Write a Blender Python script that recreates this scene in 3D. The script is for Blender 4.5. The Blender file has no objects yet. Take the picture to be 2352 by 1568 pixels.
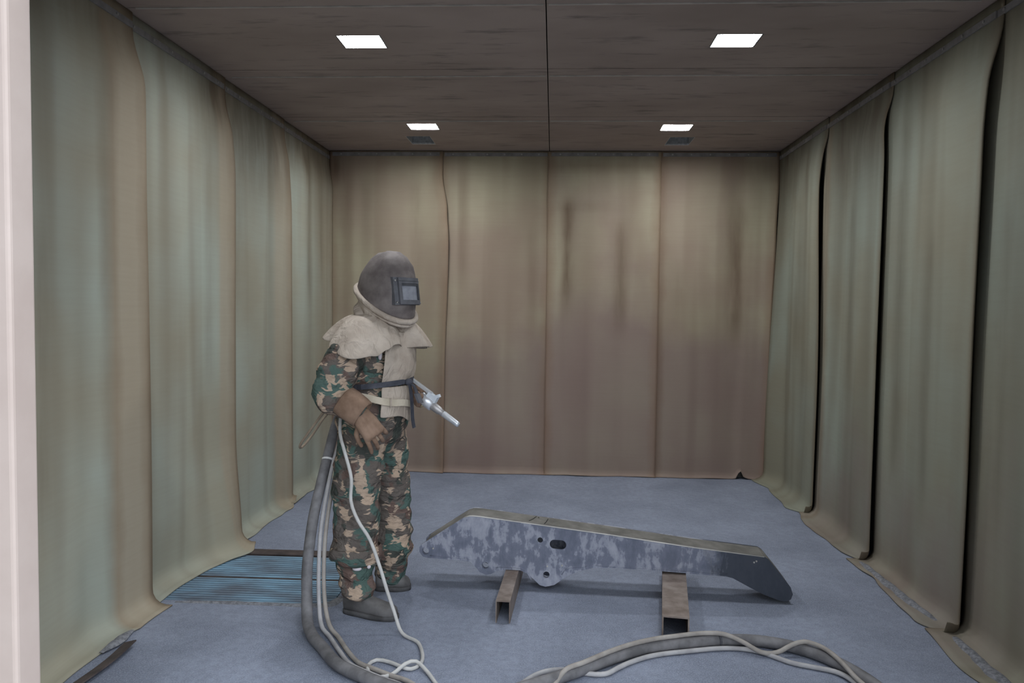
import bpy, bmesh, math, random
from mathutils import Vector, Matrix, noise
V = Vector
R = math.radians
C = bpy.context.scene.collection
sc = bpy.context.scene
random.seed(7)

# ------------------------------------------------------------------ camera, world, exposure
F_PX = 1750.0
cam_d = bpy.data.cameras.new('camera')
cam_d.sensor_width = 36.0
cam_d.lens = 36.0 * F_PX / 2352.0
cam_d.clip_start = 0.05
cam = bpy.data.objects.new('camera', cam_d)
C.objects.link(cam)
yaw, pitch, roll = -0.0537, -0.0451, 0.0121
fwd = V((math.sin(yaw)*math.cos(pitch), math.cos(yaw)*math.cos(pitch), math.sin(pitch)))
rt = V((math.cos(yaw), -math.sin(yaw), 0))
up = rt.cross(fwd)
rr = rt*math.cos(roll) + up*math.sin(roll)
uu = -rt*math.sin(roll) + up*math.cos(roll)
m = Matrix((rr, uu, -fwd)).transposed().to_4x4()
m.translation = V((0.056, -7.047, 1.562))
cam.matrix_world = m
sc.camera = cam

SKY = 3.2
LAMP = 140.0
w = bpy.data.worlds.new('overcast_sky')
sc.world = w
w.use_nodes = True
w.node_tree.nodes['Background'].inputs[0].default_value = (0.86, 0.93, 1.0, 1)
w.node_tree.nodes['Background'].inputs[1].default_value = SKY
sc.view_settings.view_transform = 'Standard'
sc.view_settings.look = 'None'
sc.view_settings.exposure = 0.0
sc.view_settings.gamma = 1.0
sc.view_settings.use_curve_mapping = False

# ------------------------------------------------------------------ materials
def new_mat(name):
    mt = bpy.data.materials.new(name)
    mt.use_nodes = True
    nt = mt.node_tree
    return mt, nt, nt.nodes['Principled BSDF']

class NB:
    def __init__(s, nt):
        s.nt = nt
    def n(s, typ, **kw):
        nd = s.nt.nodes.new(typ)
        for k, v in kw.items():
            setattr(nd, k, v)
        return nd
    def l(s, a, b):
        s.nt.links.new(a, b)
    def noise(s, vec, scale, detail=3, rough=0.55, dist=0.0):
        nd = s.n('ShaderNodeTexNoise')
        nd.inputs['Scale'].default_value = scale
        nd.inputs['Detail'].default_value = detail
        nd.inputs['Roughness'].default_value = rough
        nd.inputs['Distortion'].default_value = dist
        if vec is not None:
            s.l(vec, nd.inputs['Vector'])
        return nd.outputs['Fac']
    def ramp(s, fac, stops):
        nd = s.n('ShaderNodeValToRGB')
        el = nd.color_ramp.elements
        while len(el) < len(stops):
            el.new(0.5)
        for e, (p, c) in zip(el, stops):
            e.position = p
            e.color = c if len(c) == 4 else (*c, 1)
        s.l(fac, nd.inputs[0])
        return nd.outputs[0]
    def mapping(s, vec, scale=(1, 1, 1), loc=(0, 0, 0), rot=(0, 0, 0)):
        nd = s.n('ShaderNodeMapping')
        nd.inputs['Scale'].default_value = scale
        nd.inputs['Location'].default_value = loc
        nd.inputs['Rotation'].default_value = rot
        s.l(vec, nd.inputs['Vector'])
        return nd.outputs[0]
    def mix(s, fac, a, b, mode='MIX'):
        nd = s.n('ShaderNodeMix', data_type='RGBA', blend_type=mode)
        if isinstance(fac, (int, float)):
            nd.inputs[0].default_value = fac
        else:
            s.l(fac, nd.inputs[0])
        for i, v in ((6, a), (7, b)):
            if isinstance(v, tuple):
                nd.inputs[i].default_value = (*v, 1)
            else:
                s.l(v, nd.inputs[i])
        return nd.outputs[2]
    def math(s, op, a, b=None, clamp=False):
        nd = s.n('ShaderNodeMath', operation=op, use_clamp=clamp)
        for i, v in ((0, a), (1, b)):
            if v is None:
                continue
            if isinstance(v, (int, float)):
                nd.inputs[i].default_value = v
            else:
                s.l(v, nd.inputs[i])
        return nd.outputs[0]
    def bump(s, h, strength, dist, bsdf):
        nd = s.n('ShaderNodeBump')
        nd.inputs['Strength'].default_value = strength
        nd.inputs['Distance'].default_value = dist
        s.l(h, nd.inputs['Height'])
        s.l(nd.outputs[0], bsdf.inputs['Normal'])

def dusty(name, c1, c2, scale=12, rough=0.8, metal=0.0, bump=0.0, bscale=120, spec=0.3, lo=0.35, hi=0.65):
    """plain two-tone worn surface in object space"""
    mt, nt, b = new_mat(name)
    k = NB(nt)
    co = k.n('ShaderNodeTexCoord').outputs['Object']
    f = k.noise(co, scale, 4)
    k.l(k.ramp(f, [(lo, c1), (hi, c2)]), b.inputs['Base Color'])
    b.inputs['Roughness'].default_value = rough
    b.inputs['Metallic'].default_value = metal
    b.inputs['Specular IOR Level'].default_value = spec
    if bump:
        k.bump(k.noise(co, bscale, 3), bump, 0.004, b)
    return mt

def curtain_mat(name, clean, tan, stain):
    mt, nt, b = new_mat(name)
    k = NB(nt)
    uv = k.n('ShaderNodeUVMap', uv_map='hang').outputs[0]
    rnd = k.n('ShaderNodeObjectInfo').outputs['Random']
    off = k.n('ShaderNodeCombineXYZ')
    k.l(k.math('MULTIPLY', rnd, 37.0), off.inputs[0])
    k.l(k.math('MULTIPLY', rnd, 91.0), off.inputs[1])
    add = k.n('ShaderNodeVectorMath', operation='ADD')
    k.l(uv, add.inputs[0]); k.l(off.outputs[0], add.inputs[1])
    p = add.outputs[0]
    edge = k.n('ShaderNodeAttribute', attribute_name='edge').outputs['Fac']
    s1 = k.noise(k.mapping(p, (3.2, 0.32, 1)), 1.0, 1, 0.4, 0.15)        # wide hanging streaks
    s2 = k.noise(k.mapping(p, (6, 0.3, 1)), 1.0, 1, 0.4, 0.2)          # narrow drips
    bl = k.noise(p, 1.1, 3, 0.5)                                        # big clouds
    col = k.mix(k.ramp(bl, [(0.36, (0, 0, 0)), (0.64, (1, 1, 1))]), clean, tan)
    f1 = k.math('MULTIPLY', k.ramp(s1, [(0.48, (0, 0, 0)), (0.78, (1, 1, 1))]), 0.6)
    f2 = k.math('MULTIPLY', k.ramp(s2, [(0.54, (0, 0, 0)), (0.80, (1, 1, 1))]), 0.4)
    col = k.mix(f1, col, stain)
    col = k.mix(f2, col, stain)
    tanm = k.n('ShaderNodeAttribute', attribute_name='tan').outputs['Fac']
    col = k.mix(k.math('MULTIPLY', tanm, 0.85), col, (0.395, 0.330, 0.245))
    low_brown = k.n('ShaderNodeAttribute', attribute_name='low_brown').outputs['Fac']  # browner and darker towards the curtain bottoms, with patchy edges
    so = k.ramp(k.math('ADD', low_brown, k.math('MULTIPLY', k.math('SUBTRACT', k.noise(k.mapping(p, (1.6, 1.0, 1)), 1.3, 4, 0.6), 0.5), 1.3)), [(0.25, (0, 0, 0)), (0.85, (1, 1, 1))])
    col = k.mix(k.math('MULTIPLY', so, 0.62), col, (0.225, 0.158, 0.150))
    stn = k.n('ShaderNodeAttribute', attribute_name='stain').outputs['Fac']  # stains and drips; side-curtain tops also have ceiling-line shade painted in
    sn = k.math('MULTIPLY', stn, k.ramp(k.noise(k.mapping(p, (9, 1.6, 1)), 1.0, 3, 0.6), [(0.25, (0.35, 0.35, 0.35)), (0.6, (1, 1, 1))]), clamp=True)
    col = k.mix(k.math('MULTIPLY', sn, 0.85), col, (stain[0]*.72, stain[1]*.66, stain[2]*.6))
    # rust along the hems
    en = k.noise(k.mapping(p, (3, 1.4, 1)), 2.0, 3)
    ef = k.ramp(k.math('ADD', edge, k.math('MULTIPLY', en, 0.10)), [(0.02, (1, 1, 1)), (0.14, (0, 0, 0))])
    col = k.mix(k.math('MULTIPLY', ef, 0.7), col, (stain[0]*1.15, stain[1]*0.95, stain[2]*0.8))
    # cloth weave and horizontal handling marks
    wv = k.noise(k.mapping(p, (3, 60, 1)), 1.0, 2)
    col = k.mix(k.math('MULTIPLY', k.ramp(wv, [(0.4, (0, 0, 0)), (0.65, (1, 1, 1))]), 0.05), col, stain)
    k.l(col, b.inputs['Base Color'])
    b.inputs['Roughness'].default_value = 0.72
    b.inputs['Specular IOR Level'].default_value = 0.25
    k.bump(k.noise(k.mapping(p, (3.5, 0.5, 1)), 1.0, 1), 0.15, 0.02, b)
    return mt

M = {}
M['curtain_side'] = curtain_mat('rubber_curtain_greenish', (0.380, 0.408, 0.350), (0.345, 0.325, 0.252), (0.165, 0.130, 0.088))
M['curtain_right'] = curtain_mat('rubber_curtain_greenish_dark', (0.285, 0.305, 0.250), (0.262, 0.248, 0.185), (0.125, 0.102, 0.070))  # side curtain colours, darkened for the right wall
M['curtain_back'] = curtain_mat('rubber_curtain_tan', (0.405, 0.360, 0.255), (0.335, 0.262, 0.200), (0.175, 0.118, 0.080))

def floor_mat():
    mt, nt, b = new_mat('blast_grit_floor')
    k = NB(nt)
    co = k.n('ShaderNodeTexCoord').outputs['Object']
    big = k.noise(co, 1.6, 4, 0.6)
    med = k.noise(co, 26, 4, 0.7)
    fine = k.noise(co, 160, 2, 0.6)
    col = k.ramp(big, [(0.32, (0.180, 0.203, 0.268)), (0.66, (0.285, 0.318, 0.410))])
    col = k.mix(k.math('MULTIPLY', k.ramp(med, [(0.40, (1, 1, 1)), (0.60, (0, 0, 0))]), 0.35), col, (0.135, 0.148, 0.186))
    col = k.mix(k.math('MULTIPLY', k.ramp(fine, [(0.45, (0, 0, 0)), (0.7, (1, 1, 1))]), 0.5), col, (0.44, 0.47, 0.56))
    k.l(col, b.inputs['Base Color'])
    b.inputs['Roughness'].default_value = 0.85
    b.inputs['Specular IOR Level'].default_value = 0.2
    # tread pattern of the plate below, showing faintly through the grit
    rot = k.mapping(co, (1, 1, 1), rot=(0, 0, R(45)))
    w1 = k.n('ShaderNodeTexVoronoi', feature='F1')
    w1.inputs['Scale'].default_value = 26
    w1.inputs['Randomness'].default_value = 0.0
    k.l(k.mapping(rot, (1, 0.55, 1)), w1.inputs['Vector'])
    h = k.math('ADD', k.math('MULTIPLY', w1.outputs['Distance'], -0.35), k.math('MULTIPLY', k.noise(co, 90, 4, 0.7), 1.0))
    k.bump(h, 0.45, 0.012, b)
    return mt
M['floor'] = floor_mat()

def ceiling_mat():
    mt, nt, b = new_mat('dusty_ceiling_sheet')
    k = NB(nt)
    co = k.n('ShaderNodeTexCoord').outputs['Object']
    n1 = k.noise(k.mapping(co, (0.8, 1.6, 1)), 1.3, 3)
    n2 = k.noise(k.mapping(co, (1.2, 6, 1)), 2.2, 4, 0.65)
    col = k.ramp(n1, [(0.35, (0.335, 0.265, 0.232)), (0.65, (0.42, 0.34, 0.30))])
    col = k.mix(k.math('MULTIPLY', k.ramp(n2, [(0.56, (0, 0, 0)), (0.74, (1, 1, 1))]), 0.6), col, (0.085, 0.082, 0.080))
    k.l(col, b.inputs['Base Color'])
    b.inputs['Roughness'].default_value = 0.7
    b.inputs['Specular IOR Level'].default_value = 0.25
    return mt
M['ceiling'] = ceiling_mat()

def camo_mat():
    mt, nt, b = new_mat('brushstroke_camouflage_cloth')
    k = NB(nt)
    co = k.n('ShaderNodeTexCoord').outputs['Object']
    warp = k.n('ShaderNodeVectorMath', operation='ADD')
    wn = k.n('ShaderNodeTexNoise'); wn.inputs['Scale'].default_value = 9
    k.l(co, wn.inputs['Vector'])
    sub = k.n('ShaderNodeVectorMath', operation='MULTIPLY_ADD')
    k.l(wn.outputs['Color'], sub.inputs[0]); sub.inputs[1].default_value = (0.10, 0.10, 0.10); sub.inputs[2].default_value = (-0.05, -0.05, -0.05)
    k.l(co, warp.inputs[0]); k.l(sub.outputs[0], warp.inputs[1])
    p = warp.outputs[0]
    st = k.noise(k.mapping(p, (20, 20, 95), rot=(0.3, 0.5, 0)), 1.0, 1)         # brush bristles
    stf = k.math('MULTIPLY', k.math('SUBTRACT', st, 0.5), 0.22)
    def layer(scale, seed, thr, streak):
        n = k.noise(k.mapping(p, (1, 1, 0.8), loc=(seed, seed*1.7, seed*0.6)), scale, 1, 0.4)
        if streak:
            n = k.math('ADD', n, k.math('MULTIPLY', stf, streak))
        return k.ramp(n, [(thr - 0.012, (0, 0, 0)), (thr + 0.012, (1, 1, 1))])
    col = k.mix(layer(9.5, 3.1, 0.50, 0.8), (0.105, 0.088, 0.078), (0.052, 0.108, 0.094))
    col = k.mix(layer(10.5, 11.7, 0.58, 0.9), col, (0.125, 0.078, 0.065))
    col = k.mix(layer(10.0, 23.3, 0.63, 0.6), col, (0.035, 0.044, 0.038))
    col = k.mix(layer(15.0, 5.9, 0.59, 2.0), col, (0.45, 0.335, 0.25))
    # dust
    d = k.noise(co, 5, 3)
    col = k.mix(k.math('MULTIPLY', d, 0.22), col, (0.30, 0.27, 0.25))
    k.l(col, b.inputs['Base Color'])
    b.inputs['Roughness'].default_value = 0.9
    b.inputs['Specular IOR Level'].default_value = 0.15
    wr = k.math('ADD', k.noise(k.mapping(co, (1, 1, 1.7)), 11, 2, 0.5, 1.2), k.math('MULTIPLY', k.noise(k.mapping(co, (1, 1, 1.3)), 30, 2, 0.5, 0.8), 0.35))
    k.bump(wr, 0.75, 0.035, b)
    return mt
M['camo'] = camo_mat()

def steel_mat():
    mt, nt, b = new_mat('patchy_blasted_steel')
    k = NB(nt)
    co = k.n('ShaderNodeTexCoord').outputs['Object']
    a = k.noise(k.mapping(co, (8.5, 8.5, 7)), 1.0, 4, 0.6, 0.4)
    c = k.noise(k.mapping(co, (26, 26, 10)), 1.0, 4, 0.7)
    t = k.math('ADD', k.math('MULTIPLY', a, 0.6), k.math('MULTIPLY', c, 0.4))
    col = k.ramp(t, [(0.38, (0.135, 0.150, 0.205)), (0.49, (0.185, 0.20, 0.265)), (0.52, (0.30, 0.315, 0.385)), (0.62, (0.39, 0.40, 0.47))])
    # bare mill scale left on one end of the plate
    sx = k.n('ShaderNodeSeparateXYZ'); k.l(co, sx.inputs[0])
    e = k.math('ADD', sx.outputs[0], k.math('MULTIPLY', k.math('SUBTRACT', c, 0.5), 0.35))
    col = k.mix(k.ramp(k.math('SUBTRACT', e, 0.20), [(0.80, (0, 0, 0)), (0.93, (.95, .95, .95))]), col, (0.042, 0.050, 0.070))
    k.l(col, b.inputs['Base Color'])
    b.inputs['Metallic'].default_value = 0.15
    b.inputs['Roughness'].default_value = 0.6
    k.bump(c, 0.15, 0.01, b)
    return mt
M['steel'] = steel_mat()
M['beam_top'] = dusty('dust_covered_steel', (0.11, 0.105, 0.095), (0.20, 0.19, 0.175), 9, 0.85, bump=0.2)
M['channel'] = dusty('rusty_channel_steel', (0.165, 0.125, 0.105), (0.27, 0.225, 0.20), 14, 0.6, 0.2, bump=0.1)
mt, nt, b = new_mat('blue_worn_grating'); M['grate'] = mt
k = NB(nt); co = k.n('ShaderNodeTexCoord').outputs['Object']
k.l(k.mix(k.ramp(k.noise(k.mapping(co, (2.2, 5, 1)), 1.0, 3, 0.6), [(0.36, (0, 0, 0)), (0.62, (1, 1, 1))]), (0.135, 0.165, 0.21), (0.215, 0.36, 0.49)), b.inputs['Base Color'])
b.inputs['Roughness'].default_value = 0.5
M['rust'] = dusty('dark_rusty_angle', (0.055, 0.045, 0.045), (0.11, 0.085, 0.08), 14, 0.7, 0.2)
M['pit'] = dusty('pit_dark', (0.02, 0.02, 0.022), (0.035, 0.035, 0.038), 9, 0.9)
M['clamp'] = dusty('grey_clamp_strip', (0.20, 0.19, 0.188), (0.28, 0.27, 0.268), 16, 0.6, 0.1)
M['bolt'] = dusty('bolt_zinc', (0.35, 0.34, 0.33), (0.48, 0.47, 0.46), 30, 0.4, 0.6)
M['wall'] = dusty('booth_wall_steel', (0.10, 0.095, 0.085), (0.14, 0.13, 0.12), 4, 0.7)
M['jamb'] = dusty('cream_door_jamb', (0.56, 0.455, 0.412), (0.61, 0.505, 0.460), 5, 0.6)
M['ground'] = dusty('yard_concrete', (0.20, 0.20, 0.20), (0.26, 0.26, 0.26), 3, 0.9)
M['trimline'] = dusty('bright_joint_edge', (0.42, 0.40, 0.37), (0.60, 0.57, 0.53), 8, 0.45, 0.3)
M['lampframe'] = dusty('lamp_frame_white', (0.60, 0.60, 0.60), (0.7, 0.7, 0.7), 9, 0.5)
M['duct'] = dusty('galvanised_duct', (0.42, 0.43, 0.45), (0.62, 0.63, 0.66), 40, 0.5, 0.3)
M['hose'] = dusty('grey_blast_hose', (0.115, 0.112, 0.118), (0.20, 0.195, 0.205), 16, 0.6, bump=0.1)
M['cable_a'] = dusty('pale_grey_air_line', (0.34, 0.33, 0.34), (0.46, 0.45, 0.46), 14, 0.6)
M['cable_b'] = dusty('dusty_beige_air_line', (0.27, 0.245, 0.225), (0.38, 0.35, 0.325), 14, 0.6)
M['cable_c'] = dusty('white_control_line', (0.46, 0.45, 0.44), (0.56, 0.55, 0.54), 14, 0.55)
M['cable_d'] = dusty('tan_thin_line', (0.26, 0.20, 0.15), (0.36, 0.29, 0.22), 14, 0.6)
M['tie'] = dusty('cable_tie_dark', (0.05, 0.05, 0.06), (0.08, 0.08, 0.09), 20, 0.5)
M['tie_white'] = dusty('cable_tie_white', (0.6, 0.6, 0.6), (0.7, 0.7, 0.7), 20, 0.5)
M['grit'] = dusty('loose_blast_grit', (0.135, 0.138, 0.155), (0.27, 0.275, 0.30), 60, 0.95, bump=0.7, bscale=180)
M['helmet'] = dusty('dusty_brown_helmet', (0.120, 0.100, 0.098), (0.205, 0.178, 0.170), 13, 0.75, bump=0.15, bscale=60)
M['visor'] = dusty('grey_visor_frame', (0.088, 0.088, 0.100), (0.125, 0.126, 0.142), 20, 0.6)
M['visor_dark'] = dusty('visor_gasket', (0.045, 0.048, 0.055), (0.07, 0.07, 0.078), 20, 0.6)
M['glass'] = dusty('frosted_visor_window', (0.20, 0.21, 0.25), (0.29, 0.30, 0.34), 30, 0.35, spec=0.5)
M['canvas'] = dusty('tan_canvas', (0.38, 0.315, 0.262), (0.53, 0.455, 0.39), 7, 0.9)
k = NB(M['canvas'].node_tree); b = M['canvas'].node_tree.nodes['Principled BSDF']
k.bump(k.noise(k.mapping(k.n('ShaderNodeTexCoord').outputs['Object'], (1.4, 1.4, 0.8)), 12, 3, 0.55, 1.0), 0.6, 0.03, b)
M['strap'] = dusty('cream_strap', (0.46, 0.40, 0.31), (0.58, 0.51, 0.41), 14, 0.85)
M['navy'] = dusty('navy_webbing', (0.045, 0.047, 0.062), (0.085, 0.088, 0.108), 18, 0.8)
M['leather'] = dusty('brown_leather_glove', (0.185, 0.115, 0.078), (0.30, 0.20, 0.145), 13, 0.85, bump=0.3, bscale=40)
M['boot'] = dusty('dusty_black_boot', (0.070, 0.066, 0.066), (0.165, 0.158, 0.160), 9, 0.75, bump=0.2, bscale=40)
M['sole'] = dusty('boot_sole', (0.055, 0.053, 0.055), (0.11, 0.108, 0.112), 14, 0.85)
M['lining'] = dusty('pale_lining', (0.62, 0.56, 0.60), (0.72, 0.66, 0.70), 20, 0.9)
M['alu'] = dusty('aluminium_gun', (0.66, 0.68, 0.72), (0.80, 0.82, 0.86), 18, 0.32, 0.5)
M['white_plastic'] = dusty('white_block', (0.62, 0.66, 0.72), (0.74, 0.78, 0.84), 20, 0.4)
M['brass'] = dusty('brass_fitting', (0.50, 0.42, 0.24), (0.62, 0.54, 0.34), 20, 0.35, 0.8)
M['marker'] = dusty('black_marker_line', (0.02, 0.02, 0.02), (0.03, 0.03, 0.03), 20, 0.8)
mt, nt, b = new_mat('lamp_lens')
b.inputs['Base Color'].default_value = (0.9, 0.9, 0.9, 1)
b.inputs['Emission Color'].default_value = (0.93, 0.97, 1.0, 1)
b.inputs['Emission Strength'].default_value = LAMP
M['lens'] = mt

# ------------------------------------------------------------------ object helpers
OFF = {}
def empty(name, loc):
    o = bpy.data.objects.new(name, None)
    o.empty_display_size = 0.1
    C.objects.link(o)
    o.location = loc
    OFF[o.name] = V(loc)
    return o

def tag(o, label=None, cat=None, group=None, kind=None):
    if label: o['label'] = label
    if cat: o['category'] = cat
    if group: o['group'] = group
    if kind: o['kind'] = kind
    return o

def finish(name, me, mat, parent=None, smooth=False, origin=None):
    """mesh in world coordinates -> linked object; local origin at the parent's or at its own base"""
    if parent is not None:
        org = OFF[parent.name]
    elif origin is not None:
        org = V(origin)
    else:
        xs = [v.co for v in me.vertices]
        lo = V((min(c.x for c in xs), min(c.y for c in xs), min(c.z for c in xs)))
        hi = V((max(c.x for c in xs), max(c.y for c in xs), max(c.z for c in xs)))
        org = V(((lo.x+hi.x)/2, (lo.y+hi.y)/2, lo.z))
    me.transform(Matrix.Translation(-org))
    me.materials.clear()
    me.materials.append(M[mat] if isinstance(mat, str) else mat)
    if smooth:
        me.polygons.foreach_set('use_smooth', [True]*len(me.polygons))
    o = bpy.data.objects.new(name, me)
    C.objects.link(o)
    if parent is not None:
        o.parent = parent
    else:
        o.location = org
    OFF[o.name] = org
    return o

class MB:
    def __init__(s):
        s.v = []; s.f = []
    def add(s, vs, fs):
        n = len(s.v)
        s.v += [V(p) for p in vs]
        s.f += [tuple(i+n for i in q) for q in fs]
        return s
    def box(s, x0, x1, y0, y1, z0, z1):
        return s.add([(x0,y0,z0),(x1,y0,z0),(x1,y1,z0),(x0,y1,z0),(x0,y0,z1),(x1,y0,z1),(x1,y1,z1),(x0,y1,z1)],
                     [(3,2,1,0),(4,5,6,7),(0,1,5,4),(1,2,6,5),(2,3,7,6),(3,0,4,7)])
    def obox(s, c, ax, ay, az, hx, hy, hz):
        """box with centre, unit axes and half sizes"""
        c = V(c); vs = []
        for k in (-1, 1):
            for (i, j) in ((-1,-1),(1,-1),(1,1),(-1,1)):
                vs.append(c + V(ax)*(i*hx) + V(ay)*(j*hy) + V(az)*(k*hz))
        return s.add(vs, [(3,2,1,0),(4,5,6,7),(0,1,5,4),(1,2,6,5),(2,3,7,6),(3,0,4,7)])
    def loft(s, rings, close=True, caps=True):
        n = len(rings[0]); base = len(s.v)
        for r_ in rings:
            s.v += [V(p) for p in r_]
        for i in range(len(rings)-1):
            for j in range(n if close else n-1):
                k = (j+1) % n
                s.f.append((base+i*n+j, base+i*n+k, base+(i+1)*n+k, base+(i+1)*n+j))
        if caps and close:
            s.f.append(tuple(base+j for j in reversed(range(n))))
            s.f.append(tuple(base+(len(rings)-1)*n+j for j in range(n)))
        return s
    def tube(s, path, rad, n=10, caps=True):
        P = [V(p) for p in path]
        rads = rad if isinstance(rad, (list, tuple)) else [rad]*len(P)
        t0 = (P[1]-P[0]).normalized()
        a = V((0,0,1)) if abs(t0.z) < 0.9 else V((1,0,0))
        u = (a - t0*a.dot(t0)).normalized()
        rings = []
        for i, p in enumerate(P):
            t = (P[min(i+1,len(P)-1)] - P[max(i-1,0)]).normalized()
            u = (u - t*u.dot(t)).normalized()
            w_ = t.cross(u)
            rings.append([p + (u*math.cos(2*math.pi*j/n) + w_*math.sin(2*math.pi*j/n))*rads[i] for j in range(n)])
        return s.loft(rings, True, caps)
    def sphere(s, c, r, seg=12, rings=8):
        c = V(c); rr_ = r if isinstance(r, (tuple, list)) else (r, r, r)
        L = []
        for i in range(1, rings):
            th = math.pi*i/rings
            L.append([c + V((rr_[0]*math.sin(th)*math.cos(2*math.pi*j/seg), rr_[1]*math.sin(th)*math.sin(2*math.pi*j/seg), -rr_[2]*math.cos(th))) for j in range(seg)])
        return s.loft(L)
    def capsules(s, chain, seg=14):
        """tapered overlapping capsules through (x,y,z,r) joints (later fused by a voxel remesh)"""
        for a, b_ in zip(chain[:-1], chain[1:]):
            s.tube([a[:3], b_[:3]], [a[3], b_[3]], seg)
        for a in chain:
            s.sphere(a[:3], a[3], seg, 10)
        return s
    def mesh(s, name='m'):
        me = bpy.data.meshes.new(name)
        me.from_pydata([tuple(p) for p in s.v], [], s.f)
        me.update()
        bm = bmesh.new(); bm.from_mesh(me)
        bmesh.ops.recalc_face_normals(bm, faces=bm.faces)
        bm.to_mesh(me); bm.free()
        return me
    def build(s, name, mat, parent=None, smooth=False, origin=None):
        return finish(name, s.mesh(name), mat, parent, smooth, origin)

def fuse(mb, voxel, smooth=6, factor=0.5, disp=None):
    """voxel remesh of overlapping closed shapes into one continuous skin"""
    me = mb.mesh('tmp')
    o = bpy.data.objects.new('tmp', me); C.objects.link(o)
    md = o.modifiers.new('r', 'REMESH'); md.mode = 'VOXEL'; md.voxel_size = voxel
    ms = o.modifiers.new('s', 'SMOOTH'); ms.factor = factor; ms.iterations = smooth
    dg = bpy.context.evaluated_depsgraph_get()
    out = bpy.data.meshes.new_from_object(o.evaluated_get(dg))
    bpy.data.objects.remove(o); bpy.data.meshes.remove(me)
    if disp:
        nrm = [v.normal.copy() for v in out.vertices]
        for v, n_ in zip(out.vertices, nrm):
            v.co += n_*disp(v.co)
    return out

def spline(pts, step=0.03):
    P = [V(p) for p in pts]
    P = [P[0]*2-P[1]] + P + [P[-1]*2-P[-2]]
    out = []
    for i in range(1, len(P)-2):
        a, b_, c, d = P[i-1:i+3]
        n = max(2, int((c-b_).length/step))
        for k in range(n):
            t = k/n
            out.append(0.5*((2*b_) + (c-a)*t + (2*a-5*b_+4*c-d)*t*t + (3*b_-a-3*c+d)*t**3))
    out.append(P[-2])
    return out

def band(path, wdir, width, th):
    """flat ribbon along a path; wdir: width direction (one or per point)"""
    P = [V(p) for p in path]
    mb = MB(); rings = []
    for i, p in enumerate(P):
        t = (P[min(i+1,len(P)-1)]-P[max(i-1,0)]).normalized()
        wd = V(wdir[i] if isinstance(wdir, list) else wdir)
        wd = (wd - t*wd.dot(t)).normalized()
        n_ = t.cross(wd)
        rings.append([p+wd*width/2+n_*th/2, p-wd*width/2+n_*th/2, p-wd*width/2-n_*th/2, p+wd*width/2-n_*th/2])
    return mb.loft(rings)

def smoothstep(a, b_, x):
    t = min(1, max(0, (x-a)/(b_-a)))
    return t*t*(3-2*t)

# ------------------------------------------------------------------ room shell
WX, YB, YF, H = 2.14, 0.12, -5.05, 3.0
GX0, GX1, GY0, GY1 = -2.02, -1.075, -3.20, -2.345        # grating pit in the floor
mb = MB()
xs = [-WX, GX0, GX1, WX]; ys = [YF-0.1, GY0, GY1, YB]
for i in range(3):
    for j in range(3):
        if i == 1 and j == 1: continue
        mb.box(xs[i], xs[i+1], ys[j], ys[j+1], -0.05, 0)
floor = tag(mb.build('floor', 'floor', origin=(0, 0, 0)), kind='structure')
mb = MB().box(GX0, GX1, GY0, GY1, -0.26, -0.24)
mb.box(GX0-.01, GX0, GY0, GY1, -.25, -.05).box(GX1, GX1+.01, GY0, GY1, -.25, -.05).box(GX0, GX1, GY0-.01, GY0, -.25, -.05).box(GX0, GX1, GY1, GY1+.01, -.25, -.05)
mb.build('pit', 'pit', floor)
tag(MB().box(-WX-.05, -WX, YF, YB, -.05, 3.25).build('wall_left', 'wall'), kind='structure')
tag(MB().box(WX, WX+.05, YF, YB, -.05, 3.25).build('wall_right', 'wall'), kind='structure')
tag(MB().box(-WX-.05, WX+.05, YB, YB+.05, -.05, 3.25).build('wall_back', 'wall'), kind='structure')
mb = MB().box(-WX-.05, -1.475, YF-.04, YF, -.05, 3.25).box(1.60, WX+.05, YF-.04, YF, -.05, 3.25).box(-1.475, 1.60, YF-.04, YF, 2.62, 3.25)
tag(mb.build('wall_front', 'wall'), kind='structure')
j = MB()
for (ax, r_) in ((0, 0),):
    prof = []
    x0, x1, y0, y1, r_ = -1.460, -1.366, YF-.07, YF+.03, 0.012
    for cx, cy, a0 in ((x1-r_, y1-r_, 0), (x0+r_, y1-r_, 90), (x0+r_, y0+r_, 180), (x1-r_, y0+r_, 270)):
        for q in range(4):
            a = R(a0+q*30); prof.append((cx+r_*math.cos(a), cy+r_*math.sin(a)))
    j.loft([[(x, y, -0.0) for x, y in prof], [(x, y, 2.62) for x, y in prof]])
tag(j.build('trim_1', 'jamb', None, False), kind='structure')
tag(MB().box(1.50, 1.60, YF-.07, YF+.03, 0, 2.62).build('trim_2', 'jamb'), kind='structure')
tag(MB().box(-2.2, -1.95, -16, YF-.15, -.05, 6.5).build('sky_blocker_wall', 'ground'), kind='structure')  # unseen wall added to keep daylight off the right curtains
tag(MB().box(-30, 30, -40, YF-.1, -.06, -.002).build('ground', 'ground', origin=(0, -20, 0)), kind='structure')

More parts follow.
